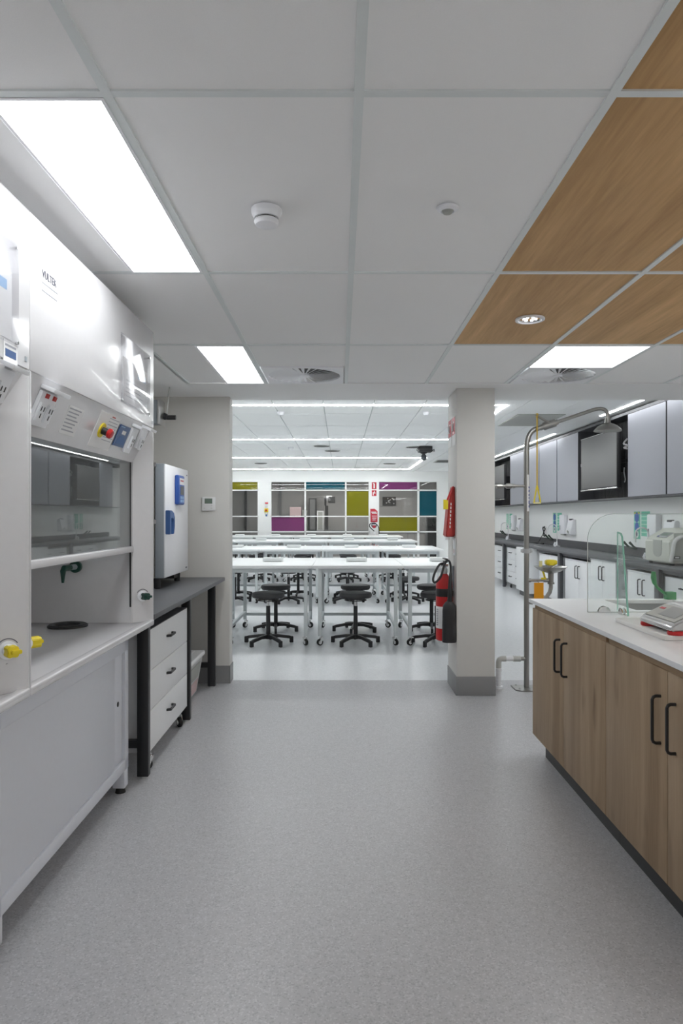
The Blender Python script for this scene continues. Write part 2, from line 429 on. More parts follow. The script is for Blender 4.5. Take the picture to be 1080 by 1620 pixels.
for (ya, yb, lb) in ((8.22, 11.86, 'U-shaped white linear ceiling light over the first two table rows'), (15.56, 19.3, 'U-shaped white linear ceiling light over the last two table rows, by the coloured windows')):
    t = thing('linear_light', lb, 'ceiling light', (1.98, (ya+yb)/2, CF), 'linear ceiling lights')
    xe = 2.02 if ya < 10 else 1.97
    strip(t, 'diffuser', 'strip_light', (-4.2, ya), (xe, ya)); strip(t, 'diffuser', 'strip_light', (-4.2, yb), (xe, yb))
    strip(t, 'diffuser', 'strip_light', (xe-.025, ya+.026), (xe-.025, yb-.026))
for (ya, yb, lb) in ((6.3, 9.1, 'straight linear ceiling light above the shower head, along the grey cupboards'), (11.05, 16.4, 'straight linear ceiling light farther along the grey cupboards, behind the shower pole')):
    t = thing('linear_light', lb, 'ceiling light', (3.46, (ya+yb)/2, CF), 'linear ceiling lights')
    strip(t, 'diffuser', 'wall_strip_light', (3.47, ya), (3.47, yb), .034)

# ceiling fixtures in the preparation area
def diffuser(xc, yc, sz, z, label, n=28):
    t = thing('air_diffuser', label, 'ceiling vent', (xc, yc, z), 'swirl air diffusers')
    R = sz*.44; f = MB().use('white_plastic'); h = sz/2-.012
    # square face plate with a round opening
    N = 64
    tb = bmesh.new(); inn = []; out = []
    for i in range(N):
        a = 2*PI*i/N; c, s = math.cos(a), math.sin(a); m_ = max(abs(c), abs(s))
        inn.append(tb.verts.new((xc+R*c, yc+R*s, z-.004))); out.append(tb.verts.new((xc+h*c/m_, yc+h*s/m_, z-.004)))
    for i in range(N): tb.faces.new((inn[i], inn[(i+1) % N], out[(i+1) % N], out[i]))
    ret = bmesh.ops.extrude_face_region(tb, geom=tb.faces[:]); bmesh.ops.translate(tb, vec=(0, 0, .012), verts=[v for v in ret['geom'] if isinstance(v, bmesh.types.BMVert)])
    f._add(tb); f.build('face_plate', None, t)
    MB().use('dark_gap').cyl((xc, yc, z+.06), (xc, yc, z+.07), R*1.02, seg=48).build('plenum', None, t)
    v = MB().use('white_plastic')
    for i in range(n):
        a = 2*PI*i/n; d = Vector((math.cos(a), math.sin(a), 0)); s_ = Vector((-math.sin(a), math.cos(a), 0)); c = Vector((xc, yc, z))
        w0, w1 = R*.012, R*.052; tilt = .011
        p = [c+d*R*.1-s_*w0, c+d*R*.1+s_*w0+Vector((0, 0, tilt*.2)), c+d*R+s_*w1+Vector((0, 0, tilt)), c+d*R-s_*w1]
        v.prism(p, (0, 0, .0018))
    v.cyl((xc, yc, z-.003), (xc, yc, z+.012), R*.13, seg=24)
    v.build('vane', None, t)
diffuser(-.258, 4.908, .585, CE, 'round swirl vent in the white ceiling beside the short-looking light panel')
diffuser(1.563, 4.908, .585, CE, 'round swirl vent in the ceiling next to the square light panel')
t = thing('smoke_detector', 'round white smoke detector on the white ceiling', 'smoke detector', (-.243, 2.25, CE))
MB().use('white_plastic').lathe((-.243, 2.25, CE), [(0, 0), (.05, 0), (.05, -.012), (.046, -.022), (.040, -.030), (0, -.03)]).build('base', None, t)
MB().use('dark_gap').lathe((-.243, 2.25, CE), [(0, -.03), (.033, -.03), (.033, -.036), (0, -.036)]).build('gap_ring', None, t)
MB().use('white_plastic').lathe((-.243, 2.25, CE), [(0, -.036), (.039, -.036), (.041, -.042), (.036, -.052), (.02, -.058), (0, -.058)]).build('cover', None, t)
t = thing('motion_sensor', 'small round white motion sensor on the ceiling', 'sensor', (.352, 2.24, CE))
MB().use('white_plastic').lathe((.352, 2.24, CE), [(0, 0), (.036, 0), (.034, -.006), (.022, -.012), (.020, -.008), (0, -.008)]).build('base', None, t)
MB().use('machine_grey').lathe((.352, 2.24, CE), [(0, -.006), (.019, -.008), (.014, -.018), (0, -.021)]).build('lens', None, t)
t = thing('downlight', 'round recessed downlight in the wood ceiling tile', 'ceiling light', (.975, 3.51, CE))
MB().use('white_plastic').lathe((.975, 3.51, CE), [(.062, .006), (.075, .004), (.074, -.004), (.06, -.006), (.058, .0)], seg=32).build('trim_ring', None, t)
MB().use('chrome').lathe((.975, 3.51, CE), [(.058, .0), (.045, .018), (.03, .019), (0, .019)], seg=32).build('reflector', None, t)
q = MB().use('lamp_led')
for a in range(6): q.box(.975+.03*math.cos(a)-.006, .975+.03*math.cos(a)+.006, 3.51+.03*math.sin(a)-.006, 3.51+.03*math.sin(a)+.006, CE-.001, CE+.0185)
q.build('led_array', None, t)

# ================================================================== FUME HOODS
def fume_hood(y0, y1):
    t = thing('fume_hood', 'white fume hood with green tap knob and blue control panel, beside the incubator bench', 'fume hood', (-1.3, (y0+y1)/2, 0), 'fume hoods')
    F = -.97; ym = (y0+y1)/2
    # base cupboard
    b = MB().use('base_white')
    b.use('dark_gap').box(-1.655, -1.121, y0+.03, y1-.035, .14, .84).use('base_white').box(-1.66, -1.10, y1-.03, y1-.024, .135, .846).box(-1.66, -1.10, y0+.022, y0+.028, .135, .846).box(-1.66, -1.094, y0+.02, y1-.022, .722, .846, bev=.003)  # dark core paints the shadow lines in the gaps round the doors
    b.box(-1.66, -1.094, y0+.02, y1-.022, .118, .172, bev=.003).box(-1.66, -1.094, y1-.076, y1-.022, .118, .846, bev=.002).box(-1.66, -1.094, y0+.02, y0+.07, .118, .846, bev=.002)
    cab = b.build('cabinet', None, t)
    bx(-1.115, -1.1005, y0+.072, y1-.215, .175, .7185, m='base_white', bev=.002).build('door', None, t)
    d2 = bx(-1.12, -1.1085, y1-.205, y1-.080, .175, .7185, m='base_white', bev=.002).build('door', None, t)
    MB().use('black_plastic').cyl((-1.1090, y1-.148, .475), (-1.106, y1-.148, .475), .013, seg=16).build('finger_pull', None, d2)
    for yy in (y0+.05, y1-.055):
        for xx in (-1.62, -1.125):
            l = bx(xx-.03, xx+.03, yy-.03, yy+.03, .03, .125, m='base_white', bev=.002).build('leg', None, t)
            MB().use('rubber').cyl((xx, yy, 0), (xx, yy, .032), .026, .02, seg=16).build('foot', None, l)
    # worktop with raised lip
    wt = MB().use('hood_white'); wt.box(-1.66, -.966, y0+.004, y1-.002, .848, .872, bev=.007, seg=3)
    wt.box(-1.0, -.966, y0+.004, y1-.002, .858, .878, bev=.006, seg=3).build('worktop', None, t)
    # splayed side posts
    for s, ye in ((1, y1), (-1, y0)):
        p = [(F, ye, .87), (F, ye-s*.012, .87), (-1.053, ye-s*.095, .87), (-1.60, ye-s*.095, .87), (-1.66, ye-s*.05, .87), (-1.66, ye, .87)]
        MB().use('hood_white').prism(p, (0, 0, 1.0), bev=.003).build('side_post', None, t)
        MB().use('black_plastic').box(-1.0625, -1.0555, ye-s*.104-.004, ye-s*.104+.004, .955, 1.685).build('sash_track', None, t)
    # inner liner
    ln = MB().use('hood_liner'); ln.box(-1.655, -1.635, y0+.02, y1-.02, .872, 1.86).box(-1.64, -1.08, y0+.09, y1-.09, 1.79, 1.81)
    ln.box(-1.634, -1.60, y0+.1, y1-.1, 1.02, 1.70).build('liner', None, t)
    # upper panel
    up = bx(-1.66, F, y0+.002, y1, 1.869, 2.368, m='hood_white', bev=.004).build('upper_panel', None, t)
    q = MB().use('acrylic'); q.box(F+.003, F+.006, y1-.541, y1-.083, 1.918, 2.226, bev=.001).build('document_cover', None, t)
    q = MB().use('chrome')
    for yy in (y1-.53, y1-.094):
        for zz in (1.93, 2.214): MB().use('chrome').cyl((F, yy, zz), (F+.009, yy, zz), .005, seg=10).build('cover_screw', None, t)
    bx(F, F+.0015, y1-.50, y1-.12, 1.93, 2.13, m='paper').build('document', None, t)
    q = MB().use('pale_blue').box(F+.0012, F+.002, y1-.28, y1-.15, 2.07, 2.10).use('ink_soft')
    for i in range(5): q.box(F+.0012, F+.002, y1-.46, y1-.2-.02*(i % 3), 2.03-.018*i, 2.034-.018*i)
    q.build('document_print', None, t)
    q = MB().use('ink'); q.text('VULTEK', .036, (F+.0012, y0+.088, 2.193), (0, 1, 0), (0, 0, 1), xs=.86)
    q.use('ink_soft'); q.box(F, F+.0008, y0+.088, y0+.21, 2.174, 2.178).box(F, F+.0008, y0+.088, y0+.205, 2.148, 2.152).build('maker_logo', None, t)
    MB().use('speaker_grey').box(F, F+.001, y1-.034, y1-.02, 1.89, 1.905).build('emblem', None, t)
    # sloping control fascia
    A = Vector((-.975, 0, 1.869)); B = Vector((-1.053, 0, 1.685)); D = (B-A); nrm = Vector((.921, 0, -.390))
    p = [(-.975, y0+.014, 1.870), (-1.053, y0+.09, 1.685), (-1.12, y0+.09, 1.685), (-1.12, y0+.014, 1.870)]
    fa = MB().use('hood_white'); tb = bmesh.new()
    vs = [tb.verts.new(c) for c in ((-.975, y0+.014, 1.870), (-1.053, y0+.094, 1.685), (-1.12, y0+.094, 1.685), (-1.12, y0+.014, 1.870), (-.975, y1-.014, 1.870), (-1.053, y1-.094, 1.685), (-1.12, y1-.094, 1.685), (-1.12, y1-.014, 1.870))]
    for f in ((0, 1, 2, 3), (4, 5, 6, 7), (0, 1, 5, 4), (1, 2, 6, 5), (2, 3, 7, 6), (3, 0, 4, 7)): tb.faces.new([vs[i] for i in f])
    fa._add(tb); fascia = fa.build('control_fascia', None, t)
    def on(y, tt, h): c = A + D*tt + nrm*h; return Vector((c.x, y, c.z))
    def slab(q, ya, yb, ta, tb_, h0, h1, bev=0.):
        return q.prism([on(ya, ta, h0), on(yb, ta, h0), on(yb, tb_, h0), on(ya, tb_, h0)], nrm*(h1-h0), bev=bev)
    U = -D.normalized()
    def outlet(ya, yb, ta, tb_, dots=True):
        q = MB().use('white_plastic'); slab(q, ya, yb, ta, tb_, 0, .012, .002)
        slab(q, ya-.004, yb+.004, ta-.10, ta-.03, 0, .05, .002)
        n = 2 if yb-ya > .1 else 1
        for i in range(n):
            yc = ya+(yb-ya)*(i+.5)/n; slab(q, yc-.024, yc+.024, ta+.18, ta+.52, .012, .02, .003)
        q.use('black_plastic')
        for i in range(n):
            yc = ya+(yb-ya)*(i+.5)/n
            for dy, dt in ((-.01, .3), (.01, .3), (0, .42)): slab(q, yc+dy-.002, yc+dy+.002, ta+dt-.05, ta+dt+.03, .02, .0215)
        if dots:
            q.use('red_cloth')
            for yc in (ya+.04, yb-.03): slab(q, yc-.009, yc+.009, ta+.02, ta+.1, .012, .018)
        return q.build('power_outlet', None, t)
    outlet(y0+.118, y0+.245, .20, .80)
    outlet(y1-.318, y1-.228, .18, .80, False); outlet(y1-.178, y1-.085, .12, .62, False)
    q = MB().use('paper'); slab(q, y0+.38, y0+.52, .25, .80, 0, .001)
    q.use('ink_soft')
    for i in range(7): slab(q, y0+.388, y0+.50-.012*(i % 3), .29+.07*i, .315+.07*i, .001, .0016)
    q.build('safety_notice', None, t)
    q = MB().use('paper'); slab(q, y1-.735, y1-.49, .10, .88, 0, .003)
    q.use('ink_soft')
    for i in range(8): slab(q, y1-.62, y1-.50-.01*(i % 2), .18+.07*i, .195+.07*i, .003, .0036)
    q.use('sign_red'); slab(q, y1-.60, y1-.56, .13, .155, .003, .0036)
    q.build('control_label', None, t)
    ec = on(y1-.664, .49, .003)
    es = MB().use('yellow').cyl(ec, ec+nrm*.006, .032, seg=28).build('emergency_stop', None, t)
    MB().use('black_plastic').cyl(ec+nrm*.006, ec+nrm*.03, .016, seg=20).build('collar', None, es)
    MB().use('red').lathe(ec+nrm*.028, [(0, 0), (.013, 0), (.021, .006), (.022, .016), (.016, .022), (0, .024)], axis=nrm).build('push_button', None, es)
    q = MB().use('blue_panel'); slab(q, y1-.475, y1-.332, .21, .72, .003, .007, .001); cp = q.build('control_panel', None, t)
    q = MB().use('paper'); slab(q, y1-.425, y1-.375, .33, .42, .007, .0078); q.use('pale_blue'); slab(q, y1-.465, y1-.41, .245, .262, .007, .0076); q.build('display', None, cp)
    q = MB().use('blue_dark'); c = on(y1-.403, .66, .007)
    pts = [c+.055*(math.cos(a)*Vector((0, 1, 0))+math.sin(a)*.75*U) for a in [PI*i/14 for i in range(15)]]
    q.prism(pts, nrm*.0006).build('dial_mark', None, cp)
    # sash
    sg = bx(-1.0625, -1.0565, y0+.102, y1-.102, 1.255, 1.70, m='sash_glass').build('sash', None, t)
    MB().use('hood_white').box(-1.078, -1.040, y0+.1, y1-.104, 1.232, 1.262, bev=.006).build('sash_handle', None, sg)
    # service knobs on the posts
    def knob(s, m1, text):
        ye = y1 if s > 0 else y0
        n = Vector((1, -s, 0)).normalized(); c = Vector((-1.013, ye-s*.055, 1.005)); r = Vector((s*1., 1., 0)).normalized() if s > 0 else Vector((-1, 1, 0)).normalized()
        if r.cross(Vector((0, 0, 1))).dot(n) < 0: r = -r
        kb = MB().use('white_plastic').cyl(c, c+n*.006, .028, seg=28).cyl(c, c+n*.02, .019, seg=24).build('service_knob', None, t)
        q = MB().use(m1); pts = []
        for i in range(12):
            a = 2*PI*i/12; rr = .021 if i % 3 else .015
            pts.append(c+n*.016+rr*(math.cos(a)*r+math.sin(a)*Vector((0, 0, 1))))
        q.prism(pts, n*.034, bev=.002); q.prism([c+n*.048+.012*r*a+Vector((0, 0, .006*b)) for a, b in ((-.6, -1), (1.9, -1), (1.9, 1), (-.6, 1))], n*.012, bev=.002)
        q.build('handle', None, kb)
        q = MB().use('ink'); ar = arc(c+n*.0006, .036, PI*.18, PI*.82, 14, r, (0, 0, 1)); ai = arc(c+n*.0006, .033, PI*.82, PI*.18, 14, r, (0, 0, 1))
        q.prism(ar+ai, n*.0006)
        q.text(text, .011, c+n*.0008+Vector((0, 0, .048)), r, (0, 0, 1), align='CENTER').use('ink_soft').box(c.x-.0, c.x+.001, c.y-.01, c.y+.01, c.z-.042, c.z-.039)
        q.build('knob_marking', None, kb)
    # cup sink and swan tap on the liner
    cx, cy = -1.335, y1-.205
    MB().use('black_plastic').lathe((cx, cy, .872), [(.055, .004), (.06, .012), (.085, .014), (.094, .008), (.094, 0), (.088, -.001), (.05, -.002)], seg=36).lathe((cx, cy, .872), [(0, .0015), (.056, .0015), (.056, .006)], seg=36).build('cup_sink', None, t)
    tp = Vector((-1.335, y1-.096, 1.158))
    q = MB().use('dark_green').cyl(tp, tp+Vector((0, -.018, 0)), .03, seg=24).use('speaker_grey').cyl(tp+Vector((0, -.018, 0)), tp+Vector((-.01, -.09, 0)), .014, seg=16)
    q.use('dark_green').tube([tp+Vector((-.005, -.07, 0)), tp+Vector((-.012, -.12, .0)), tp+Vector((-.014, -.132, -.012)), tp+Vector((-.014, -.134, -.07))], .012, rs=[.016, .016, .014, .006]).build('tap', None, t)
    return t, knob
hood, kn = fume_hood(2.134, 3.551)
HOODLEN = 1.417
h1 = copy_tree(hood); h1.location = (hood.location.x, hood.location.y-HOODLEN, 0); h1['label'] = 'white fume hood with barcode sticker and yellow gas knob on its end post'
kn(1, 'dark_green', ''); kn(-1, 'yellow', 'GAS')
# the other hood carries gas on its end post
def knobs_on(root, dy):
    for o in list(KIDS(hood)):
        if o.name.startswith('service_knob'):
            c = copy_tree(o, root)
            for kk in KIDS(c):
                if kk.name.startswith('handle'):
                    kk.data = kk.data.copy(); kk.data.materials[0] = M['yellow']
knobs_on(h1, -HOODLEN)
bl = MB().use('paper').box(-.9705, -.9685, 1.965, 2.05, 1.862, 1.925)
bl.use('ink_soft').box(-.9688, -.968, 1.975, 2.04, 1.908, 1.914).use('blue_panel').box(-.9688, -.968, 1.975, 2.04, 1.878, 1.900); bl.build('barcode_sticker', None, h1)

# ================================================================== BENCH WITH INCUBATOR, LEFT OF THE PASSAGE
def caster(p, r=.03, w_=.02, ang=0.):
    """one swivel caster: wheel, fork and plate; p = floor point"""
    q = MB(); x, y, z = p; d = Vector((math.cos(ang), math.sin(ang), 0)); s_ = Vector((-d.y, d.x, 0)); c = Vector((x, y, z+r))
    q.use('rubber').cyl(c-s_*w_/2, c+s_*w_/2, r, seg=18, bev=.003)
    q.use('chrome').cyl(c-s_*(w_/2+.004), c+s_*(w_/2+.004), r*.55, seg=14)
    for k_ in (-1, 1):
        o = s_*k_*(w_/2+.005)
        q.prism([c+o-d*.012+Vector((0, 0, -.008)), c+o+d*.012+Vector((0, 0, -.008)), c+o+d*(.034)+Vector((0, 0, r+.01)), c+o+d*.004+Vector((0, 0, r+.01))], s_*k_*.003)
    t_ = c+d*.02+Vector((0, 0, r+.01)); q.cyl(t_, t_+Vector((0, 0, .006)), .024, seg=14).cyl(t_, t_+Vector((0, 0, .022)), .009, seg=10)
    q.use('steel_post').box(-.008, .008, -.035, -.002, -.003, .003, mx=Matrix.Translation(c-d*.02+Vector((0, 0, r*.7))) @ Matrix.Rotation(ang-PI/2+PI, 4, 'Z'))
    return q
t = thing('lab_bench', 'dark grey bench on black square legs against the pale wall, carrying the incubator', 'bench', (-1.33, 4.65, 0))
bx(-1.69, -.97, 3.57, 5.742, .872, .90, m='bench_grey', bev=.002).build('benchtop', None, t)
for yy in (3.69, 4.71, 5.645):
    for xx in (-1.062, -1.64):
        l = bx(xx-.03, xx+.03, yy-.022, yy+.022, .012, .872, m='black_metal', bev=.002).build('leg', None, t)
        MB().use('chrome').cyl((xx, yy, 0), (xx, yy, .013), .018, seg=14).build('foot', None, l)
    bx(-1.61, -1.092, yy-.018, yy+.018, .165, .205, m='black_metal').build('crossbar', None, t)
    bx(-1.61, -1.092, yy-.018, yy+.018, .84, .872, m='black_metal').build('top_rail', None, t)
bx(-1.655, -1.625, 3.71, 5.63, .82, .872, m='black_metal').build('back_rail', None, t)

def pull(q, c, ln, out, along, r=.005):
    """bow handle: c = centre on the face"""
    c = Vector(c); o = Vector(out); a = Vector(along)
    k_ = .012
    q.tube([c-a*ln/2, c-a*ln/2+o*.018, c-a*(ln/2-.004)+o*.026, c-a*(ln/2-k_)+o*.03, c+a*(ln/2-k_)+o*.03, c+a*(ln/2-.004)+o*.026, c+a*ln/2+o*.018, c+a*ln/2], r, seg=8)
    return q
t = thing('drawer_unit', 'white three-drawer unit on casters under the black-legged bench', 'drawer unit', (-1.3, 4.17, 0))
c = MB().use('white_lam').box(-1.58, -1.062, 3.74, 4.655, .115, .775).use('steel_post').box(-1.585, -1.045, 3.735, 4.66, .776, .792)
c.build('carcass', None, t)
zz = [.118, .344, .563, .79]
for i in range(3):
    d = bx(-1.062, -1.044, 3.742, 4.653, zz[i]+.002, zz[i+1]-.002, m='white_lam', bev=.0015).build('drawer', None, t)
    q = MB().use('black_plastic'); cc = (-1.044, 4.17, (zz[i]+zz[i+1])/2+.01)
    q.prism([(-1.044, 4.10, cc[2]), (-1.016, 4.115, cc[2]), (-1.016, 4.225, cc[2]), (-1.044, 4.24, cc[2]), (-1.044, 4.222, cc[2]), (-1.027, 4.215, cc[2]), (-1.027, 4.125, cc[2]), (-1.044, 4.118, cc[2])], (0, 0, .014), bev=.0015)
    q.build('handle', None, d)
for xx in (-1.078, -1.53):
    for yy, an in ((3.80, .6), (4.58, 2.2)): caster((xx, yy, 0), .033, .022, an).build('caster', None, t)
t = thing('storage_tub', 'clear plastic storage tub with pale lid on the floor under the bench', 'tub', (-1.35, 5.22, 0))
tb = bmesh.new()
lo = [(-1.57, 5.0, .004), (-1.15, 5.0, .004), (-1.15, 5.46, .004), (-1.57, 5.46, .004)]; hi = [(-1.61, 4.96, .30), (-1.105, 4.96, .30), (-1.105, 5.50, .30), (-1.61, 5.50, .30)]
vs = [tb.verts.new(v) for v in lo+hi]
for f in ((0, 1, 2, 3), (4, 5, 6, 7), (0, 1, 5, 4), (1, 2, 6, 5), (2, 3, 7, 6), (3, 0, 4, 7)): tb.faces.new([vs[i] for i in f])
bmesh.ops.bevel(tb, geom=tb.edges[:], offset=.015, segments=3, affect='EDGES'); MB().use('tub_clear')._add(tb).build('box', None, t)
MB().use('paper').box(-1.625, -1.09, 4.945, 5.515, .298, .335, bev=.012, seg=3).box(-1.56, -1.16, 5.0, 5.46, .33, .342, bev=.005).build('lid', None, t)
q = MB().use('machine_grey'); n_ = Vector((1, 0, -.15)).normalized()
q.prism([(-1.128, 5.06, .15), (-1.128, 5.40, .15), (-1.1065, 5.40, .27), (-1.1065, 5.06, .27)], (.004, 0, 0)); q.use('pink_label').prism([(-1.147, 5.04, .03), (-1.147, 5.42, .03), (-1.131, 5.42, .13), (-1.131, 5.04, .13)], (.004, 0, 0))
q.build('contents_label', None, t)

# incubator
t = thing('incubator', 'tall white incubator with blue handle and blue keypad on the dark bench', 'incubator', (-1.46, 5.14, .90))
bx(-1.68, -1.305, 4.80, 5.50, .975, 1.785, m='machine_grey', bev=.006).build('body', None, t)
q = MB().use('black_plastic').box(-1.306, -1.296, 4.81, 5.49, .985, 1.775).use('chrome')
q.box(-1.312, -1.29, 4.783, 4.80, 1.76, 1.79).box(-1.312, -1.29, 4.783, 4.80, 1.36, 1.39); q.build('gasket', None, t)
dr = MB().use('speaker_grey').box(-1.297, -1.236, 4.785, 5.507, .978, 1.783, bev=.004).use('white_plastic').box(-1.2365, -1.228, 4.786, 5.506, .98, 1.782, bev=.003).build('door', None, t)
kp = MB().use('blue').box(-1.229, -1.198, 5.065, 5.262, 1.50, 1.722, bev=.012, seg=3).build('keypad', None, t)
q = MB().use('paper').box(-1.1985, -1.1972, 5.10, 5.245, 1.65, 1.70).use('sign_red').box(-1.1973, -1.1968, 5.12, 5.22, 1.675, 1.685).use('lcd_dark').box(-1.1985, -1.1972, 5.12, 5.23, 1.575, 1.64).use('pale_blue')
for i in range(2):
    for j in range(2): q.box(-1.1985, -1.1972, 5.12+.06*i, 5.165+.06*i, 1.518+.026*j, 1.538+.026*j)
q.build('keys', None, kp)
q = MB().use('blue_dark'); z0 = 1.285
o_ = [(4.795, z0), (4.795, 1.455), (4.86, 1.455), (4.915, 1.44), (4.945, 1.40), (4.945, 1.34), (4.92, z0), (4.895, z0), (4.908, 1.34), (4.906, 1.385), (4.885, 1.40), (4.835, 1.40), (4.835, z0)]
q.prism([(-1.229, y, z) for y, z in o_], (.034, 0, 0), bev=.004); q.build('handle', None, t)
MB().use('ink').box(-1.2285, -1.2275, 5.45, 5.475, 1.735, 1.745).box(-1.2285, -1.2275, 5.42, 5.47, 1.0, 1.012).build('badge', None, t)
for xx in (-1.63, -1.30):
    for yy in (4.85, 5.44): MB().use('black_plastic').cyl((xx, yy, .90), (xx, yy, .975), .022, .026, seg=16).build('foot', None, t)
bx(-1.64, -1.29, 5.30, 5.49, .93, .977, m='black_plastic').build('vent_box', None, t)

# thermostat and ceiling-hung speaker
t = thing('thermostat', 'white wall thermostat with a grey-green display on the pale wall', 'thermostat', (-1.11, YW, 1.52))
q = bx(-1.168, -1.052, YW-.022, YW, 1.46, 1.575, m='paper', bev=.006).build('case', None, t)
bx(-1.142, -1.078, YW-.0235, YW-.021, 1.52, 1.563, m='lcd').build('display', None, t)
q = MB().use('wall_paint').box(-1.15, -1.138, YW-.024, YW-.021, 1.478, 1.484).box(-1.09, -1.078, YW-.024, YW-.021, 1.478, 1.484).box(-1.09, -1.078, YW-.024, YW-.021, 1.50, 1.506).build('button_marks', None, t)
t = thing('box_speaker', 'grey box speaker hung from the ceiling bracket beside the hood', 'speaker', (-1.47, 5.3, 2.2))
bx(-1.60, -1.395, 5.22, 5.36, 2.125, 2.305, m='speaker_grey', bev=.006).build('case', None, t)
bx(-1.394, -1.378, 5.20, 5.38, 2.118, 2.31, m='sink_steel', bev=.003).build('baffle', None, t)
MB().use('pvc_grey').tube([(-1.36, 5.34, 2.20), (-1.352, 5.34, 2.26), (-1.335, 5.34, CE)], .006).box(-1.378, -1.35, 5.33, 5.35, 2.19, 2.21).build('bracket', None, t)
MB().use('black_plastic').cyl((-1.352, 5.335, 2.185), (-1.285, 5.335, 2.185), .018, seg=18).cyl((-1.378, 5.335, 2.195), (-1.352, 5.335, 2.19), .028, .022, seg=18).build('clamp_knob', None, t)

# ================================================================== ISLAND, RIGHT
def island_unit(y0, y1, label):
    t = thing('island_cabinet', label, 'cabinet', (1.5, (y0+y1)/2, 0), 'oak island cupboards')
    ym = (y0+y1)/2
    c = MB().use('oak_door').box(1.162, 2.05, y0+.001, y0+.019, .124, .899).box(1.162, 2.05, y1-.019, y1-.001, .124, .899)
    c.box(2.032, 2.05, y0+.019, y1-.019, .124, .899).box(1.162, 2.032, y0+.019, y1-.019, .124, .142)
    c.use('oak_rail').box(1.152, 1.17, y0+.019, y1-.019, .80, .899); c.build('carcass', None, t)
    bx(1.205, 2.02, y0+.001, y1-(.05 if y1 > 3.5 else .001), 0, .124, m='plinth_black').build('plinth', None, t)
    for a, b, hy in ((y0, ym, ym-.058), (ym, y1, ym+.052)):
        d = bx(1.143, 1.160, a+.002, b-.002, .124, .870, m='oak_door', bev=.001).build('door', None, t)
        pull(MB().use('black_metal'), (1.143, hy, .687), .168, (-1, 0, 0), (0, 0, 1), .0058).build('handle', None, d)
    return t
island_unit(2.94, 4.058, 'oak double-door island cupboard at the shower end of the white counter')
island_unit(1.83, 2.94, 'oak double-door island cupboard under the weighing balance')
# counter with the sink opening
t = thing('island_counter', 'white stone counter over the oak island cupboards', 'counter', (1.6, 3, .9))
q = MB().use('quartz'); X0, X1, Y0, Y1 = 1.128, 2.06, 1.82, 4.088; sx0, sx1, sy0, sy1 = 1.553, 1.96, 3.59, 4.02
tb = bmesh.new()
def ring(z): return [tb.verts.new((x, y, z)) for x, y in ((X0, Y0), (X1, Y0), (X1, Y1), (X0, Y1))], [tb.verts.new((x, y, z)) for x, y in ((sx0, sy0), (sx1, sy0), (sx1, sy1), (sx0, sy1))]
(o1, i1), (o2, i2) = ring(.90), ring(.92)
for i in range(4):
    j = (i+1) % 4
    tb.faces.new((o1[i], o1[j], i1[j], i1[i])); tb.faces.new((o2[i], o2[j], i2[j], i2[i])); tb.faces.new((o1[i], o1[j], o2[j], o2[i])); tb.faces.new((i1[i], i1[j], i2[j], i2[i]))
q._add(tb).build('slab', None, t)
sk = MB().use('sink_steel')
e = .002; zb = .76
sk.box(sx0-.004, sx0-.0005+.0, sy0-.004, sy1+.004, zb, .918).box(sx1+.0005, sx1+.004, sy0-.004, sy1+.004, zb, .918).box(sx0, sx1, sy0-.004, sy0-.0005, zb, .918).box(sx0, sx1, sy1+.0005, sy1+.004, zb, .918).box(sx0-.004, sx1+.004, sy0-.004, sy1+.004, zb-.004, zb)
sk.use('chrome').lathe(((sx0+sx1)/2, (sy0+sy1)/2, zb), [(.03, .003), (.04, .002), (.042, 0)]); sk.build('sink_bowl', None, t)
# green tap behind the sink
t = thing('green_tap', 'green angled lab tap with a square head behind the island sink', 'tap', (1.95, 4.055, .92))
MB().use('green').box(1.93, 1.985, 4.03, 4.08, .920, .965, bev=.003).build('base', None, t)
MB().use('green').tube([(1.936, 4.055, .947), (1.915, 4.055, .962), (1.88, 4.05, .99), (1.865, 4.045, 1.01)], .009).build('spout', None, t)
MB().use('green').tube([(1.872, 4.046, 1.0), (1.86, 4.044, 1.02), (1.853, 4.04, 1.05), (1.853, 4.04, 1.085)], .012, rs=[.008, .013, .016, .012]).build('lever', None, t)
# glass screens
def clip(c, axis):
    q = MB().use('chrome'); c = Vector(c); a = Vector(axis); side = Vector((-a.y, a.x, 0))
    pts = [c+.031*math.cos(PI*i/14)*side+Vector((0, 0, .031*math.sin(PI*i/14))) for i in range(15)]
    for s_ in (-1, 1): q.prism([p+a*s_*.0055 for p in pts], a*s_*.007, bev=.0015)
    return q
t = thing('glass_screen', 'wide clear glass splash screen with a rounded corner on the white counter', 'glass screen', (1.6, 3.5, .92))
r_ = .135; pts = [Vector((1.268, 3.497, .921)), Vector((2.03, 3.497, .921)), Vector((2.03, 3.497, 1.425))] + arc((1.268+r_, 3.497, 1.425-r_), r_, PI/2, PI, 14, (1, 0, 0), (0, 0, 1))
MB().use('screen_glass').prism(pts, (0, .008, 0), bev=.001).build('pane', None, t)
q = MB().use('pale_edge').tube(arc((1.268+r_, 3.501, 1.425-r_), r_, PI, PI/2, 14, (1, 0, 0), (0, 0, 1))+[Vector((2.03, 3.501, 1.425))], .0016, seg=6).use('pvc_grey').tube([Vector((1.268, 3.501, .921)), Vector((1.268, 3.501, 1.29))], .0022, seg=6).tube([(1.268, 3.501, .922), (2.03, 3.501, .922)], .002, seg=6).build('polished_edge', None, t)
clip((1.352, 3.501, .921), (0, 1, 0)).build('clip', None, t); clip((1.93, 3.501, .921), (0, 1, 0)).build('clip', None, t)
t = thing('glass_screen', 'narrow green-edged glass screen standing end-on before the wide one', 'glass screen', (1.417, 3.43, .92))
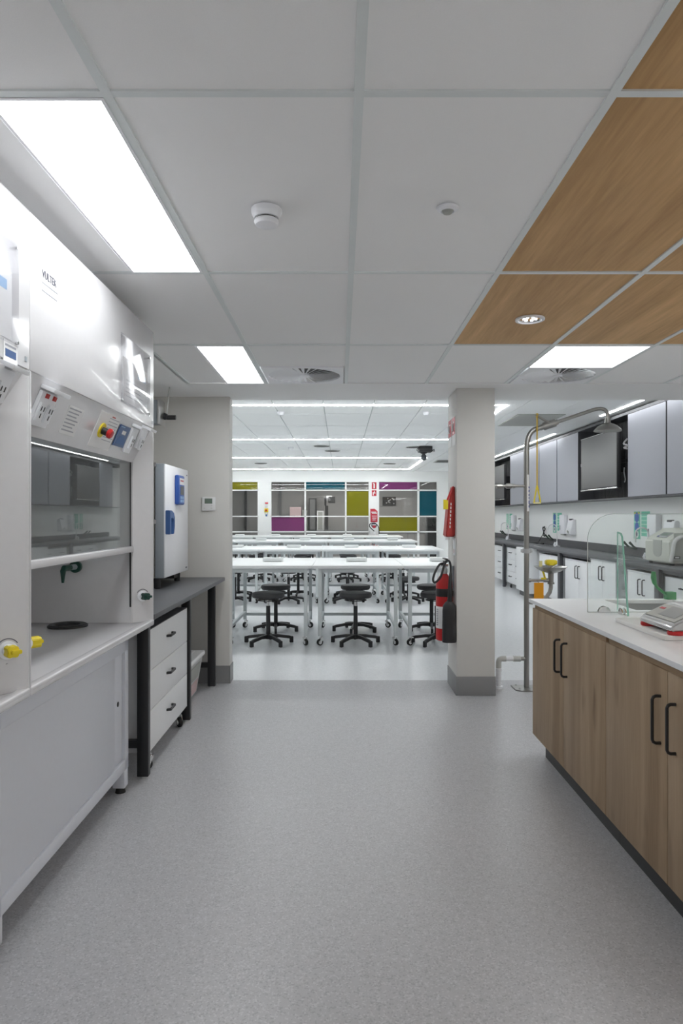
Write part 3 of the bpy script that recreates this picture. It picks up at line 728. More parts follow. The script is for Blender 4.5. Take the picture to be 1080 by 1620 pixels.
pts = [Vector((1.413, y, z)) for y, z in ((3.49, .921), (3.362, .921), (3.425, 1.27), (3.435, 1.31), (3.45, 1.325), (3.49, 1.33))]
MB().use('screen_glass').prism(pts, (.009, 0, 0), bev=.001).build('pane', None, t)
MB().use('green_edge').tube([p+Vector((.0045, 0, 0)) for p in pts[1:]], .0045, seg=6).tube([pts[0]+Vector((.0045, 0, 0)), pts[-1]+Vector((.0045, 0, 0))], .0032, seg=6).build('polished_edge', None, t)
clip((1.4175, 3.435, .921), (1, 0, 0)).build('clip', None, t)
# marble slab and balance
single(MB().use('marble').box(1.282, 1.80, 2.70, 3.18, .9205, .941, bev=.002), 'marble_slab', None, 'pale marble slab under the weighing balance on the counter', 'slab', (1.54, 2.94, .92))
t = thing('weighing_balance', 'grey weighing balance with red feet and steel pan on the marble slab', 'balance', (1.5, 2.84, .941))
for (xx, yy) in ((1.338, 2.955), (1.338, 2.715), (1.62, 2.955), (1.62, 2.715)):
    MB().use('red').lathe((xx, yy, .941), [(0, 0), (.027, 0), (.03, .004), (.03, .014), (.024, .018), (0, .018)], seg=24, sx=1.25).build('foot', None, t)
pr = [(1.305, .956), (1.302, .966), (1.312, .984), (1.42, 1.036), (1.46, 1.042), (1.67, 1.042), (1.675, .956)]
MB().use('scale_grey').prism([(x, 2.688, z) for x, z in pr], (0, .29, 0), bev=.007, seg=3).build('body', None, t)
dn = Vector((.300, 0, .095)).normalized(); up_ = Vector((-.09, 0, .30)).normalized()
def face(ya, yb, s0, s1, h0, h1, mname):
    o = Vector((1.312, 0, .984)); d = Vector((.108, 0, .052)).normalized(); n = Vector((-d.z, 0, d.x))
    P = lambda y, s_, h: Vector((0, y, 0))+o+d*s_+n*h
    return MB().use(mname).prism([P(ya, s0, h0), P(yb, s0, h0), P(yb, s1, h0), P(ya, s1, h0)], n*(h1-h0), bev=.0008)
face(2.705, 2.955, .012, .108, 0, .004, 'machine_grey').build('keypad', None, t)
face(2.735, 2.875, .030, .102, .004, .0055, 'display_grey').build('display', None, t)
face(2.90, 2.94, .07, .084, .004, .0052, 'sign_red').build('badge', None, t)
pan = MB().use('sink_steel').box(1.475, 1.665, 2.745, 2.935, 1.058, 1.067, bev=.003)
pan.use('black_plastic').box(1.485, 1.655, 2.755, 2.925, 1.040, 1.058).build('pan', None, t)

# ================================================================== EMERGENCY SHOWER
PX, PY = 1.53, 5.61
t = thing('emergency_shower', 'stainless emergency shower post with eyewash bowl and yellow pull cord beside the column', 'emergency shower', (PX, PY, 0))
def sp(px, py, y=PY): return Vector(((px-538)*y/1080, y, CAMH-(py-817)*y/1080))
q = MB().use('stainless').prism([(PX-.11, PY-.08, 0), (PX-.07, PY-.115, 0), (PX+.11, PY-.115, 0), (PX+.11, PY+.08, 0), (PX-.11, PY+.08, 0)], (0, 0, .009), bev=.001)
q.use('chrome')
for a, b in ((-.075, -.07), (.075, -.07), (-.075, .05), (.075, .05)): q.cyl((PX+a, PY+b, .009), (PX+a, PY+b, .018), .009, seg=6)
q.build('base_plate', None, t)
zt = sp(832, 713).z; cR = .175
cpts = [Vector((PX, PY, .009)), Vector((PX, PY, 1.0)), Vector((PX, PY, zt-.1)), Vector((PX, PY, zt))]
e1 = sp(868, 672); d1 = (sp(940, 648)-e1).normalized()
p1 = Vector((PX, PY, zt)); c1 = e1-d1*.10
for i in range(1, 13):
    u = i/12; b = (1-u)**2*p1+2*u*(1-u)*Vector((PX, PY, zt+.165))+u*u*c1; cpts.append(b)
cpts.append(e1)
MB().use('stainless').tube(cpts, .021, seg=18).build('pole', None, t)
# arm and rose
hx = sp(961, 668); pA = sp(938, 648.5)
apts = [e1, e1+d1*.06]+[pA]
for i in range(1, 11):
    u = i/10; apts.append((1-u)**2*pA+2*u*(1-u)*Vector((hx.x-.005, PY, pA.z+.035))+u*u*Vector((hx.x, PY, hx.z+.05)))
apts.append(Vector((hx.x, PY, hx.z+.03)))
arm = MB().use('stainless').tube(apts, .015, seg=14).build('shower_arm', None, t)
MB().use('stainless').lathe((hx.x, PY, hx.z-.075), [(0, .004), (.095, .002), (.108, .0), (.11, .008), (.10, .02), (.078, .042), (.05, .058), (.026, .066), (.022, .085), (.022, .11), (.012, .112)], seg=36).build('shower_rose', None, t)
vv = MB().use('stainless').cyl(e1-d1*.05, e1+d1*.055, .033, seg=18, bev=.004).cyl(e1-d1*.075, e1-d1*.05, .025, seg=18).cyl(e1+d1*.055, e1+d1*.075, .022, seg=8).build('valve', None, t)
lv = sp(848, 659)
MB().use('stainless').tube([e1+Vector((0, -.02, .01)), e1+Vector((-.04, -.03, .03)), lv+Vector((0, -.03, 0)), lv+Vector((-.01, -.03, .012))], .008, rs=[.012, .011, .010, .009]).build('valve_lever', None, t)
q = MB().use('rope_yellow'); ry = PY-.03; a = lv+Vector((-.002, -.03, .008)); kz = sp(849, 768).z
q.tube([a, Vector((a.x, ry, kz))], .0055, seg=8).cyl((a.x, ry, a.z+.012), (a.x, ry, a.z-.02), .010, seg=10)
q.use('yellow'); zb_ = sp(849, 796).z
q.tube([(a.x, ry, kz), (a.x-.022, ry, zb_+.03), (a.x-.026, ry, zb_)], .006, seg=8).tube([(a.x, ry, kz), (a.x+.024, ry, zb_+.03), (a.x+.028, ry, zb_)], .006, seg=8)
q.use('pale_yellow').tube([(a.x-.028, ry, zb_), (a.x+.030, ry, zb_)], .007, seg=8).build('pull_cord', None, t)
# label sleeve
zs1, zs0 = sp(832, 751).z, sp(832, 809).z
q = MB().use('paper'); n = 12
arcp = [Vector((PX+.0218*math.cos(-PI*.52+PI*.72*i/n), PY+.0218*math.sin(-PI*.52+PI*.72*i/n)*1.0, zs0)) for i in range(n+1)]
arci = [Vector((PX+.0205*math.cos(-PI*.52+PI*.72*i/n), PY+.0205*math.sin(-PI*.52+PI*.72*i/n), zs0)) for i in range(n, -1, -1)]
q.prism(arcp+arci, (0, 0, zs1-zs0)); q.use('navy_ink')
rr = random.Random(3); z = zs0+.03
while z < zs1-.09:
    l = rr.choice([.012, .02, .028, .016]); a0 = -PI*.16
    q.box(PX+.0120, PX+.0186, PY-.0186, PY-.0120, z, z+l); z += l+rr.choice([.01, .016])
q.build('label', None, t)
# supply pipe to the column
zp = sp(800, 769).z
MB().use('stainless').tube([(CX1, PY, zp), (PX, PY, zp)], .012, seg=14).cyl((1.285, PY, zp), (1.33, PY, zp), .021, seg=10).cyl((1.36, PY, zp), (1.41, PY, zp), .022, seg=8, bev=.004).cyl((1.415, PY, zp), (1.435, PY, zp), .018, seg=8).cyl((CX1, PY, zp), (CX1+.012, PY, zp), .034, seg=20).build('supply_pipe', None, t)
MB().use('scale_grey').cyl((PX, PY, sp(0, 875).z), (PX, PY, sp(0, 868).z), .033, seg=18).box(PX-.045, PX+.045, PY-.012, PY+.012, sp(0, 874).z, sp(0, 869).z, bev=.003).build('pipe_clamp', None, t)
# eyewash
bxc = sp(871, 897); ze = bxc.z
MB().use('stainless').lathe((bxc.x, PY, ze), [(0, -.052), (.03, -.05), (.075, -.036), (.112, -.014), (.128, 0), (.138, .004), (.134, .002), (.108, -.010), (.07, -.03), (.03, -.043), (0, -.045)], seg=40).build('eyewash_bowl', None, t)
q = MB().use('chrome').tube([(bxc.x-.02, PY, ze-.03), (bxc.x-.028, PY, ze+.02)], .007).tube([(bxc.x+.02, PY, ze-.03), (bxc.x+.028, PY, ze+.02)], .007).tube([(bxc.x-.028, PY-.02, ze+.012), (bxc.x, PY-.03, ze-.004), (bxc.x+.028, PY-.02, ze+.012)], .004)
q.build('spray_stem', None, t)
MB().use('yellow').lathe((bxc.x-.002, PY, ze+.036), [(0, -.022), (.03, -.022), (.034, -.018), (.034, .018), (.03, .024), (0, .026)], seg=20, sx=1.0).box(bxc.x-.047, bxc.x+.047, PY-.03, PY+.03, ze+.018, ze+.058, bev=.012, seg=3).build('dust_cap', None, t)
q = MB().use('stainless').cyl((bxc.x, PY, ze-.05), (bxc.x, PY, ze-.135), .024, .021, seg=18).cyl((bxc.x, PY, ze-.125), (bxc.x, PY, ze-.14), .028, seg=18)
za = sp(0, 918).z
q.tube([(bxc.x, PY, ze-.13), (bxc.x, PY, ze-.17), (bxc.x-.008, PY, ze-.205), (bxc.x-.035, PY, ze-.245), (bxc.x-.075, PY, ze-.275), (bxc.x-.12, PY, ze-.285), (PX, PY, ze-.285)], .017, seg=14)
q.tube([(PX, PY, za), (bxc.x, PY, za)], .011, seg=12).cyl((PX+.01, PY, za), (PX+.035, PY, za), .017, seg=12).cyl((bxc.x-.06, PY, za), (bxc.x-.02, PY, za), .017, seg=12).build('eyewash_pipe', None, t)
q = MB().use('yellow').box(bxc.x-.085, bxc.x-.045, PY-.028, PY-.012, za+.008, za+.024, bev=.003)
q.tube([(bxc.x-.055, PY-.02, za+.02), (bxc.x-.065, PY-.02, za+.06), (bxc.x-.072, PY-.02, za+.075)], .008).build('push_handle', None, t)
MB().use('pale_yellow').box(sp(851, 0).x, sp(856, 0).x, PY-.03, PY-.028, sp(0, 896).z, sp(0, 887).z).tube([(sp(853, 0).x, PY-.029, sp(0, 896).z), (sp(854, 0).x, PY-.02, za+.01)], .0012, seg=5).build('test_card', None, t)
single(MB().use('orange').box(sp(842, 0).x, sp(857, 0).x, PY-.046, PY-.044, sp(0, 947).z, sp(0, 921).z).use('black_plastic').tube([(sp(849.5, 0).x, PY-.045, sp(0, 922).z), (sp(849, 0).x, PY-.030, za-.006), (sp(848, 0).x, PY-.0125, za-.002)], .0013, seg=5), 'inspection_tag', None, 'orange inspection tag hanging under the eyewash bowl of the shower', 'tag', (sp(849, 0).x, PY-.03, sp(0, 934).z))
# floor waste pipe
zd = sp(0, 1042).z; xd = sp(788.5, 0).x
q = MB().use('stainless').tube([(PX, PY, zd), (PX-.06, PY, zd)], .017, seg=14).use('pvc_grey').cyl((PX-.05, PY, zd), (PX-.11, PY, zd), .024, seg=18)
q.use('white_plastic').cyl((PX-.10, PY, zd), (PX-.18, PY, zd), .020, seg=18).use('pvc_grey').cyl((PX-.17, PY, zd), (xd+.03, PY, zd), .0235, seg=18)
q.tube([(xd+.035, PY, zd)]+[(xd+.03-.03*math.sin(PI/2*i/6), PY, zd-.03+.03*math.cos(PI/2*i/6)) for i in range(7)]+[(xd, PY, zd-.075)], .0225, seg=16)
q.use('white_plastic').cyl((xd, PY, zd-.07), (xd, PY, .01), .021, seg=18)
for i in range(5): q.cyl((xd, PY, .04+.028*i), (xd, PY, .046+.028*i), .0235, seg=18)
q.cyl((xd, PY, 0), (xd, PY, .02), .033, seg=20).cyl((xd, PY, zd-.10), (xd, PY, zd-.078), .025, seg=18).build('waste_pipe', None, t)
MB().use('stainless').tube([(PX, PY, sp(0, 945).z), (PX+.075, PY, sp(0, 947).z)], .012).tube([(PX, PY, sp(0, 954).z), (PX+.05, PY, sp(0, 955).z)], .008).build('bracket', None, t)

# ================================================================== ON THE COLUMN
ex, ey = .843, 5.53
t = thing('fire_extinguisher', 'red fire extinguisher with black horn hung on the side of the column', 'fire extinguisher', (ex, ey, .41))
zb2 = .412
MB().use('red').lathe((ex, ey, zb2), [(0, 0), (.06, 0), (.067, .008), (.068, .03), (.068, .44), (.064, .475), (.05, .505), (.03, .525), (.022, .54), (0, .54)], seg=32).build('cylinder', None, t)
MB().use('black_plastic').lathe((ex, ey, zb2), [(.0685, .355), (.0690, .356), (.0690, .418), (.0685, .419)], seg=32).build('band', None, t)
q = MB().use('paper').lathe((ex, ey, zb2), [(.0685, .10), (.0689, .101), (.0689, .275), (.0685, .276)], seg=32).use('ink_soft')
for i in range(8): q.box(ex-.0715+.004, ex-.058, ey-.045, ey-.026, zb2+.125+.018*i, zb2+.132+.018*i)
q.build('instruction_label', None, t)
q = MB().use('scale_grey').cyl((ex, ey, zb2+.535), (ex, ey, zb2+.585), .024, .02, seg=16).use('chrome').cyl((ex, ey, zb2+.58), (ex, ey, zb2+.64), .016, seg=12)
q.cyl((ex-.03, ey-.01, zb2+.605), (ex+.03, ey-.01, zb2+.605), .01, seg=10).build('valve', None, t)
q = MB().use('black_plastic').box(ex-.012, ex+.012, ey-.10, ey+.03, zb2+.63, zb2+.642, bev=.003).box(ex-.012, ex+.012, ey-.11, ey+.03, zb2+.655, zb2+.665, bev=.003).build('trigger_handle', None, t)
hn = Vector((.862, 5.40, 0)); pts = [Vector((ex-.01, ey-.02, zb2+.62)), Vector((ex-.045, ey-.05, zb2+.615)), Vector((ex-.085, ey-.085, zb2+.56)), Vector((ex-.105, ey-.10, zb2+.50)), Vector((ex-.09, ey-.105, zb2+.475)), Vector((ex-.045, ey-.10, zb2+.52)), Vector((ex-.02, ey-.10, zb2+.60)), Vector((ex+.0, ey-.10, zb2+.645)), Vector((ex+.025, ey-.105, zb2+.64)), Vector((ex+.034, ey-.11, zb2+.58)), Vector((hn.x+.006, hn.y, zb2+.46)), Vector((hn.x+.004, hn.y, zb2+.32))]
def smooth(P, n=5):
    P = [Vector(p) for p in P]; out = []
    for i in range(len(P)-1):
        p0 = P[max(i-1, 0)]; p1 = P[i]; p2 = P[i+1]; p3 = P[min(i+2, len(P)-1)]
        for k_ in range(n):
            u = k_/n; out.append(.5*((2*p1)+(p2-p0)*u+(2*p0-5*p1+4*p2-p3)*u*u+(3*p1-p0-3*p2+p3)*u**3))
    return out+[P[-1]]
sm = smooth(pts); MB().use('black_plastic').tube(sm, .009, seg=12, rs=[.009 if i < len(sm)-9 else .012+.001*max(0, i-len(sm)+9) for i in range(len(sm))]).build('hose', None, t)
MB().use('black_plastic').lathe((hn.x, hn.y, zb2+.005), [(0, .0), (.055, .0), (.057, .012), (.054, .25), (.05, .29), (.035, .312), (.02, .325), (.015, .34), (0, .34)], seg=28, sy=.72).build('horn', None, t)
q = MB().use('speaker_grey').box(ex+.06, CX0, ey-.03, ey+.03, zb2+.40, zb2+.60).build('wall_bracket', None, t)
# fire blanket pouch
t = thing('fire_blanket_pouch', 'tall red fire blanket pouch on the side of the column, above the extinguisher', 'fire blanket', (.89, 5.47, 1.45))
q = MB().use('red_cloth'); tb = bmesh.new()
lo = [(.838, 5.42, 1.25), (CX0-.002, 5.44, 1.25), (CX0-.002, 5.60, 1.25), (.838, 5.58, 1.25)]; mi = [(.862, 5.43, 1.52), (CX0-.002, 5.44, 1.52), (CX0-.002, 5.59, 1.52), (.862, 5.57, 1.52)]; hi = [(.895, 5.45, 1.655), (CX0-.002, 5.45, 1.655), (CX0-.002, 5.55, 1.655), (.895, 5.54, 1.655)]
V = [[tb.verts.new(v) for v in r] for r in (lo, mi, hi)]
tb.faces.new(V[0]); tb.faces.new(V[2])
for A_, B_ in ((V[0], V[1]), (V[1], V[2])):
    for i in range(4): tb.faces.new((A_[i], A_[(i+1) % 4], B_[(i+1) % 4], B_[i]))
bmesh.ops.bevel(tb, geom=tb.edges[:], offset=.008, segments=2, affect='EDGES'); q._add(tb).build('pouch', None, t)
MB().use('paper').box(.845, .875, 5.45, 5.50, 1.225, 1.25, bev=.002).build('pull_tab', None, t)
q = MB().use('red').tube([(.898, 5.45, 1.64), (.875, 5.43, 1.60), (.858, 5.42, 1.565), (.850, 5.42, 1.54)], .008).use('paper').tube([(.85, 5.42, 1.55), (.842, 5.42, 1.535)], .004).build('strap', None, t)
MB().use('yellow').box(.818, .856, 5.414, 5.42, 1.468, 1.545, bev=.002).build('tag', None, t)
q = MB().use('paper')
for i in range(7): q.box(.868+.0015*i, .876+.0015*i, 5.4262+.0005*i, 5.432, 1.32+.03*i, 1.340+.03*i)
q.build('lettering', None, t)
# location signs
for (ya, yb, lb) in ((5.43, 5.58, 'thin red and white location sign high on the column side, front one of two'), (5.61, 5.76, 'thin red and white location sign high on the column side, rear one of two')):
    t = thing('location_sign', lb, 'sign', (CX0, (ya+yb)/2, 2.1), 'location signs on the column')
    bx(CX0-.004, CX0, ya, yb, 1.985, 2.215, m='paper').build('plate', None, t)
    q = MB().use('sign_red').box(CX0-.005, CX0-.003, ya+.005, yb-.005, 2.07, 2.21).use('paper').cyl((CX0-.006, (ya+yb)/2+.01, 2.10), (CX0-.006, (ya+yb)/2+.01, 2.16), .014, seg=12).box(CX0-.006, CX0-.0045, (ya+yb)/2-.03, (ya+yb)/2+.02, 2.165, 2.175)
    q.build('pictogram', None, t)
t = thing('cover_plate', 'small white round-edged plate with pink dot between pouch and extinguisher', 'plate', (CX0, 5.48, 1.16))
bx(CX0-.008, CX0, 5.42, 5.50, 1.10, 1.24, m='white_plastic', bev=.003).build('plate', None, t)
MB().use('pink_label').cyl((CX0-.010, 5.46, 1.135), (CX0-.007, 5.46, 1.135), .018, seg=16).build('marker', None, t)

# ================================================================== TABLES AND STOOLS
TH = .88; TD = 1.40; TW = .985
def make_table():
    t = thing('lab_table', '', 'table', (0, 0, 0), 'white lab tables')
    tp = MB().use('table_white').box(-TW/2+.002, TW/2-.002, 0, TD, TH-.032, TH, bev=.003).build('tabletop', None, t)
    f = MB().use('table_metal')
    for yy in (.10, TD-.10): f.box(-.41, .41, yy-.018, yy+.018, TH-.082, TH-.034)
    for xx in (-.41, .41): f.box(xx-.018, xx+.018, .10, TD-.10, TH-.082, TH-.034)
    f.build('frame', None, t)
    for xx in (-.415, .415):
        bx(xx-.016, xx+.016, .12, TD-.12, .185, .215, m='table_metal').build('side_rail', None, t)
        for yy in (.10, TD-.10):
            l = bx(xx-.02, xx+.02, yy-.02, yy+.02, .105, TH-.034, m='table_metal', bev=.002).build('leg', None, t)
            c = caster((xx+.0, yy, 0), .036, .024, (.4 if xx < 0 else 2.2)+(.5 if yy > .5 else 0)).build('caster', None, l)
    bx(-.40, .40, TD-.118, TD-.084, .155, .19, m='table_metal').build('cross_rail', None, t)
    pb = MB().use('table_white').box(-.12, .12, TD/2-.05, TD/2+.05, TH, TH+.045, bev=.006).use('dark_gap').box(-.10, .10, TD/2-.052, TD/2-.049, TH+.002, TH+.006).build('power_box', None, t)
    return t
def make_stool(sh=.57):
    t = thing('stool', '', 'stool', (0, 0, 0), 'black round lab stools')
    MB().use('seat_vinyl').lathe((0, 0, 0), [(0, sh-.062), (.13, sh-.062), (.17, sh-.056), (.181, sh-.04), (.182, sh-.02), (.174, sh-.004), (.16, sh), (0, sh+.002)], seg=36).build('seat', None, t)
    MB().use('black_plastic').cyl((0, 0, sh-.078), (0, 0, sh-.062), .085, seg=20).tube([(.12*math.cos(2*PI*i/24), .12*math.sin(2*PI*i/24), sh-.085) for i in range(24)], .005, closed=True, seg=6).box(-.12, .12, -.006, .006, sh-.09, sh-.08).build('lift_ring', None, t)
    MB().use('chrome').cyl((0, 0, .36), (0, 0, sh-.07), .014, seg=14).build('piston', None, t)
    MB().use('black_metal').cyl((0, 0, .06), (0, 0, min(.42, sh-.12)), .025, .023, seg=18).cyl((0, 0, .055), (0, 0, .105), .036, seg=18).build('column', None, t)
    for i in range(5):
        a = -PI/2+PI/5+2*PI*i/5; d = Vector((math.cos(a), math.sin(a), 0)); s_ = Vector((-d.y, d.x, 0))
        pts = [(.02, .105, .06, .02), (.12, .098, .066, .018), (.24, .078, .046, .015), (.275, .066, .03, .014)]
        tb = bmesh.new(); R = []
        for r, zt_, zb_, w_ in pts:
            R.append([tb.verts.new(d*r+s_*w_*k1+Vector((0, 0, z_))) for k1, z_ in ((-1, zb_), (1, zb_), (.8, zt_), (-.8, zt_))])
        tb.faces.new(R[0]); tb.faces.new(R[-1])
        for A_, B_ in zip(R, R[1:]):
            for j in range(4): tb.faces.new((A_[j], A_[(j+1) % 4], B_[(j+1) % 4], B_[j]))
        l = MB().use('black_plastic')._add(tb).prism([d*.245+s_*.015, d*.285+s_*.015, d*.285-s_*.015, d*.245-s_*.015], (0, 0, .068), bev=.003).build('leg', None, t)
    return t
ROWY = [7.37, 11.0, 14.65, 18.1]; ORD = ['first', 'second', 'third', 'fourth', 'fifth']
MODX = [1.1775, .1925, -.7925, -1.7775, -2.7625]
tab0 = make_table(); st0 = make_stool(); st_low = make_stool(.42)
used = [False, False]
for r, y0 in enumerate(ROWY):
    for m_ in range(4 if r < 2 else 5):
        lb = f'white-topped lab table on casters, {ORD[m_]} from the column end of the {ORD[r]} row'
        if not used[0]: tab0.location = (MODX[m_], y0, 0); tab0['label'] = lb; used[0] = True
        else: dup(tab0, (MODX[m_], y0, 0), lb)
        for side in (0, 1):
            if m_ == 3 and r == 0: continue
            lb = f'black round stool on the {"passage" if side == 0 else "window"} side of the {ORD[m_]} table in the {ORD[r]} row'
            jx = [-.008, -.022, -.007, .0, .0][m_] if side == 0 else [-.05, -.005, -.003, .01, -.01][m_]
            loc = (MODX[m_]+jx-(.1 if (m_ == 0 and r == 0 and side == 0) else 0), y0+(.21 if side == 0 else 1.06), 0)
            if r > 0: loc = (loc[0]+random.uniform(-.06, .06), loc[1]+random.uniform(-.05, .05), 0)
            if r == 1 and m_ == 0 and side == 0:
                st_low.location = loc; st_low['label'] = 'black round stool set lower than its neighbours, first table of the second row'; continue
            if not used[1]: o = st0; st0.location = loc; st0['label'] = lb; used[1] = True
            else: o = dup(st0, loc, lb)
            if r > 0 or side == 1: o.rotation_euler.z = random.uniform(-.3, .3)+(PI if side else 0)

# ================================================================== WALL BENCH, RIGHT
BF = 3.26; BY0, BY1 = 6.1, 17.6
t = thing('side_bench', 'long dark grey wall bench with upstand under the grey wall cupboards', 'bench', (3.55, 12, 0))
bx(BF, XR-.002, BY0, BY1, .868, .90, m='bench_grey', bev=.002).build('benchtop', None, t)
single(MB().use('bench_edge').box(XR-.022, XR-.002, BY0, BY1, .9005, 1.012), 'bench_upstand', None, 'dark grey upstand strip along the wall behind the long wall bench', 'upstand', (XR-.01, 12, .9))
for yy in (7.07, 10.235, 13.74, 16.9): bx(BF+.012, BF+.062, yy-.05, yy+.05, 0, .868, m='steel_post', bev=.002).build('leg', None, t)
for ra, rb in ((6.12, 8.12), (9.0, 11.5), (12.46, 17.58)): bx(BF+.05, BF+.058, ra, rb, .828, .868, m='steel_post').build('rail', None, t)
CFX = 3.325
def base_unit(name, lb, y0, y1, top, bot, x0, doors=0, drawers=(0, 0), feet=False, grp='white cupboards under the wall bench'):
    t = thing(name, lb, 'cabinet' if doors or not drawers[0] else 'drawer unit', ((x0+3.79)/2, (y0+y1)/2, 0), grp)
    c = MB().use('white_lam').box(x0+.018, 3.79, y0, y1, bot, top).use('dark_gap').box(x0+.016, x0+.019, y0+.01, y1-.01, bot+.01, top-.02)
    if not doors and not drawers[0]: c.use('white_lam').box(x0, x0+.018, y0, y1, bot, top, bev=.001)
    c.build('carcass', None, t)
    if doors:
        c = bx(x0-.004, x0+.10, y0-.002, y1+.002, top-.018, top, m='white_lam', bev=.001).build('top_rail', None, t)
        ym = (y0+y1)/2
        for a, b, hy in ((y0, ym, ym-.055), (ym, y1, ym+.055)):
            d = bx(x0, x0+.018, a+.002, b-.002, bot+.003, top-.021, m='white_lam', bev=.001).build('door', None, t)
            pull(MB().use('black_metal'), (x0, hy, top-.17), .17, (-1, 0, 0), (0, 0, 1), .0062).build('handle', None, d)
    nr, nc = drawers
    for i in range(nr):
        for j in range(nc):
            a = y0+(y1-y0)*j/nc; b = y0+(y1-y0)*(j+1)/nc; za = bot+(top-bot)*i/nr; zc = bot+(top-bot)*(i+1)/nr
            d = bx(x0, x0+.018, a+.002, b-.002, za+.002, zc-.002, m='white_lam', bev=.001).build('drawer', None, t)
            pull(MB().use('black_metal'), (x0, (a+b)/2, (za+zc)/2+.02), .15, (-1, 0, 0), (0, 1, 0), .0075).build('handle', None, d)
    if feet:
        for yy in (y0+.08, y1-.08): caster((x0+.06, yy, 0), .036, .024, 1.0).build('caster', None, t)
    else:
        bx(x0+.06, 3.75, y0+.01, y1-.01, 0, bot, m='steel_post').build('plinth', None, t)
    return t
base_unit('under_bench_cupboard', 'white double-door cupboard under the wall bench, below the sterilizer', 7.125, 7.90, .80, .12, CFX, doors=1)
base_unit('under_bench_cupboard', 'taller white double-door cupboard reaching up to the wall benchtop', 8.16, 8.975, .866, .12, 3.29, doors=1)
base_unit('under_bench_cupboard', 'white double-door cupboard between the taller cupboard and a dark bench leg', 8.98, 10.10, .80, .12, CFX, doors=1)
base_unit('under_bench_cupboard', 'white cupboard under the wall bench behind the eyewash bowl', 10.37, 11.40, .80, .12, CFX, doors=1)
base_unit('under_bench_appliance', 'plain white full-height unit under the wall bench behind the shower post', 11.55, 12.42, .862, .10, 3.20, grp=None)
base_unit('drawer_unit', 'white drawer unit with paired handles on casters, between dark leg and plain white unit', 12.48, 13.60, .80, .11, CFX, drawers=(3, 2), feet=True, grp='white drawer units under the wall bench')
base_unit('drawer_unit', 'white drawer unit beside the column edge, farthest along the wall bench', 13.88, 15.2, .80, .11, CFX, drawers=(3, 2), feet=True, grp='white drawer units under the wall bench')
base_unit('drawer_unit', 'white drawer unit partly hidden behind the weighing balance under the wall bench', 6.18, 6.99, .80, .12, CFX, drawers=(3, 1), grp='white drawer units under the wall bench')

# wall cupboards and screens
UX = 3.58; UZ0, UZ1 = 1.653, 2.684
t = thing('cupboard_carcass', 'dark grey carcass and trim framing the wall cupboards', 'cupboard', (3.72, 12, 1.65))
q = MB().use('cupboard_trim').box(UX+.004, XR-.002, 6.2, 17.9, UZ0-.016, UZ0).box(UX-.004, XR-.002, 6.2, 17.9, UZ1, CF-.034)
q.box(UX+.03, XR-.002, 6.2, 6.22, UZ0, UZ1); q.build('frame', None, t)
niches = [(8.515, 10.27), (14.40, 16.15)]
doors = [(6.5, 7.485), (7.51, 8.505), (10.28, 11.275), (11.298, 12.295), (12.318, 13.315), (13.338, 14.39), (16.16, 17.1)]
names = ['at the end over the sterilizer', 'beside the near screen niche, towards the sterilizer', 'beside the first screen niche, towards the shower post', 'second along from the first screen niche', 'third along from the first screen niche, behind the shower post', 'next to the farther screen niche, behind the shower post', 'beyond the farther screen niche']
for (a, b), nm in zip(doors, names):
    nm = nm.replace('near screen', 'first screen')
    t = thing('overhead_cupboard', f'grey wall cupboard {nm}', 'cupboard', (3.7, (a+b)/2, UZ0), 'grey wall cupboards')
    bx(UX+.02, XR-.004, a+.002, b-.002, UZ0+.001, UZ1-.001, m='cupboard_trim').build('carcass', None, t)
    dd = bx(UX, UX+.003, a+.005, b-.005, UZ0+.004, UZ1-.004, m='cupboard_grey').build('door', None, t)
    bx(UX+.003, UX+.019, a+.004, b-.004, UZ0+.003, UZ1-.003, m='cupboard_trim').build('edge_band', None, dd)
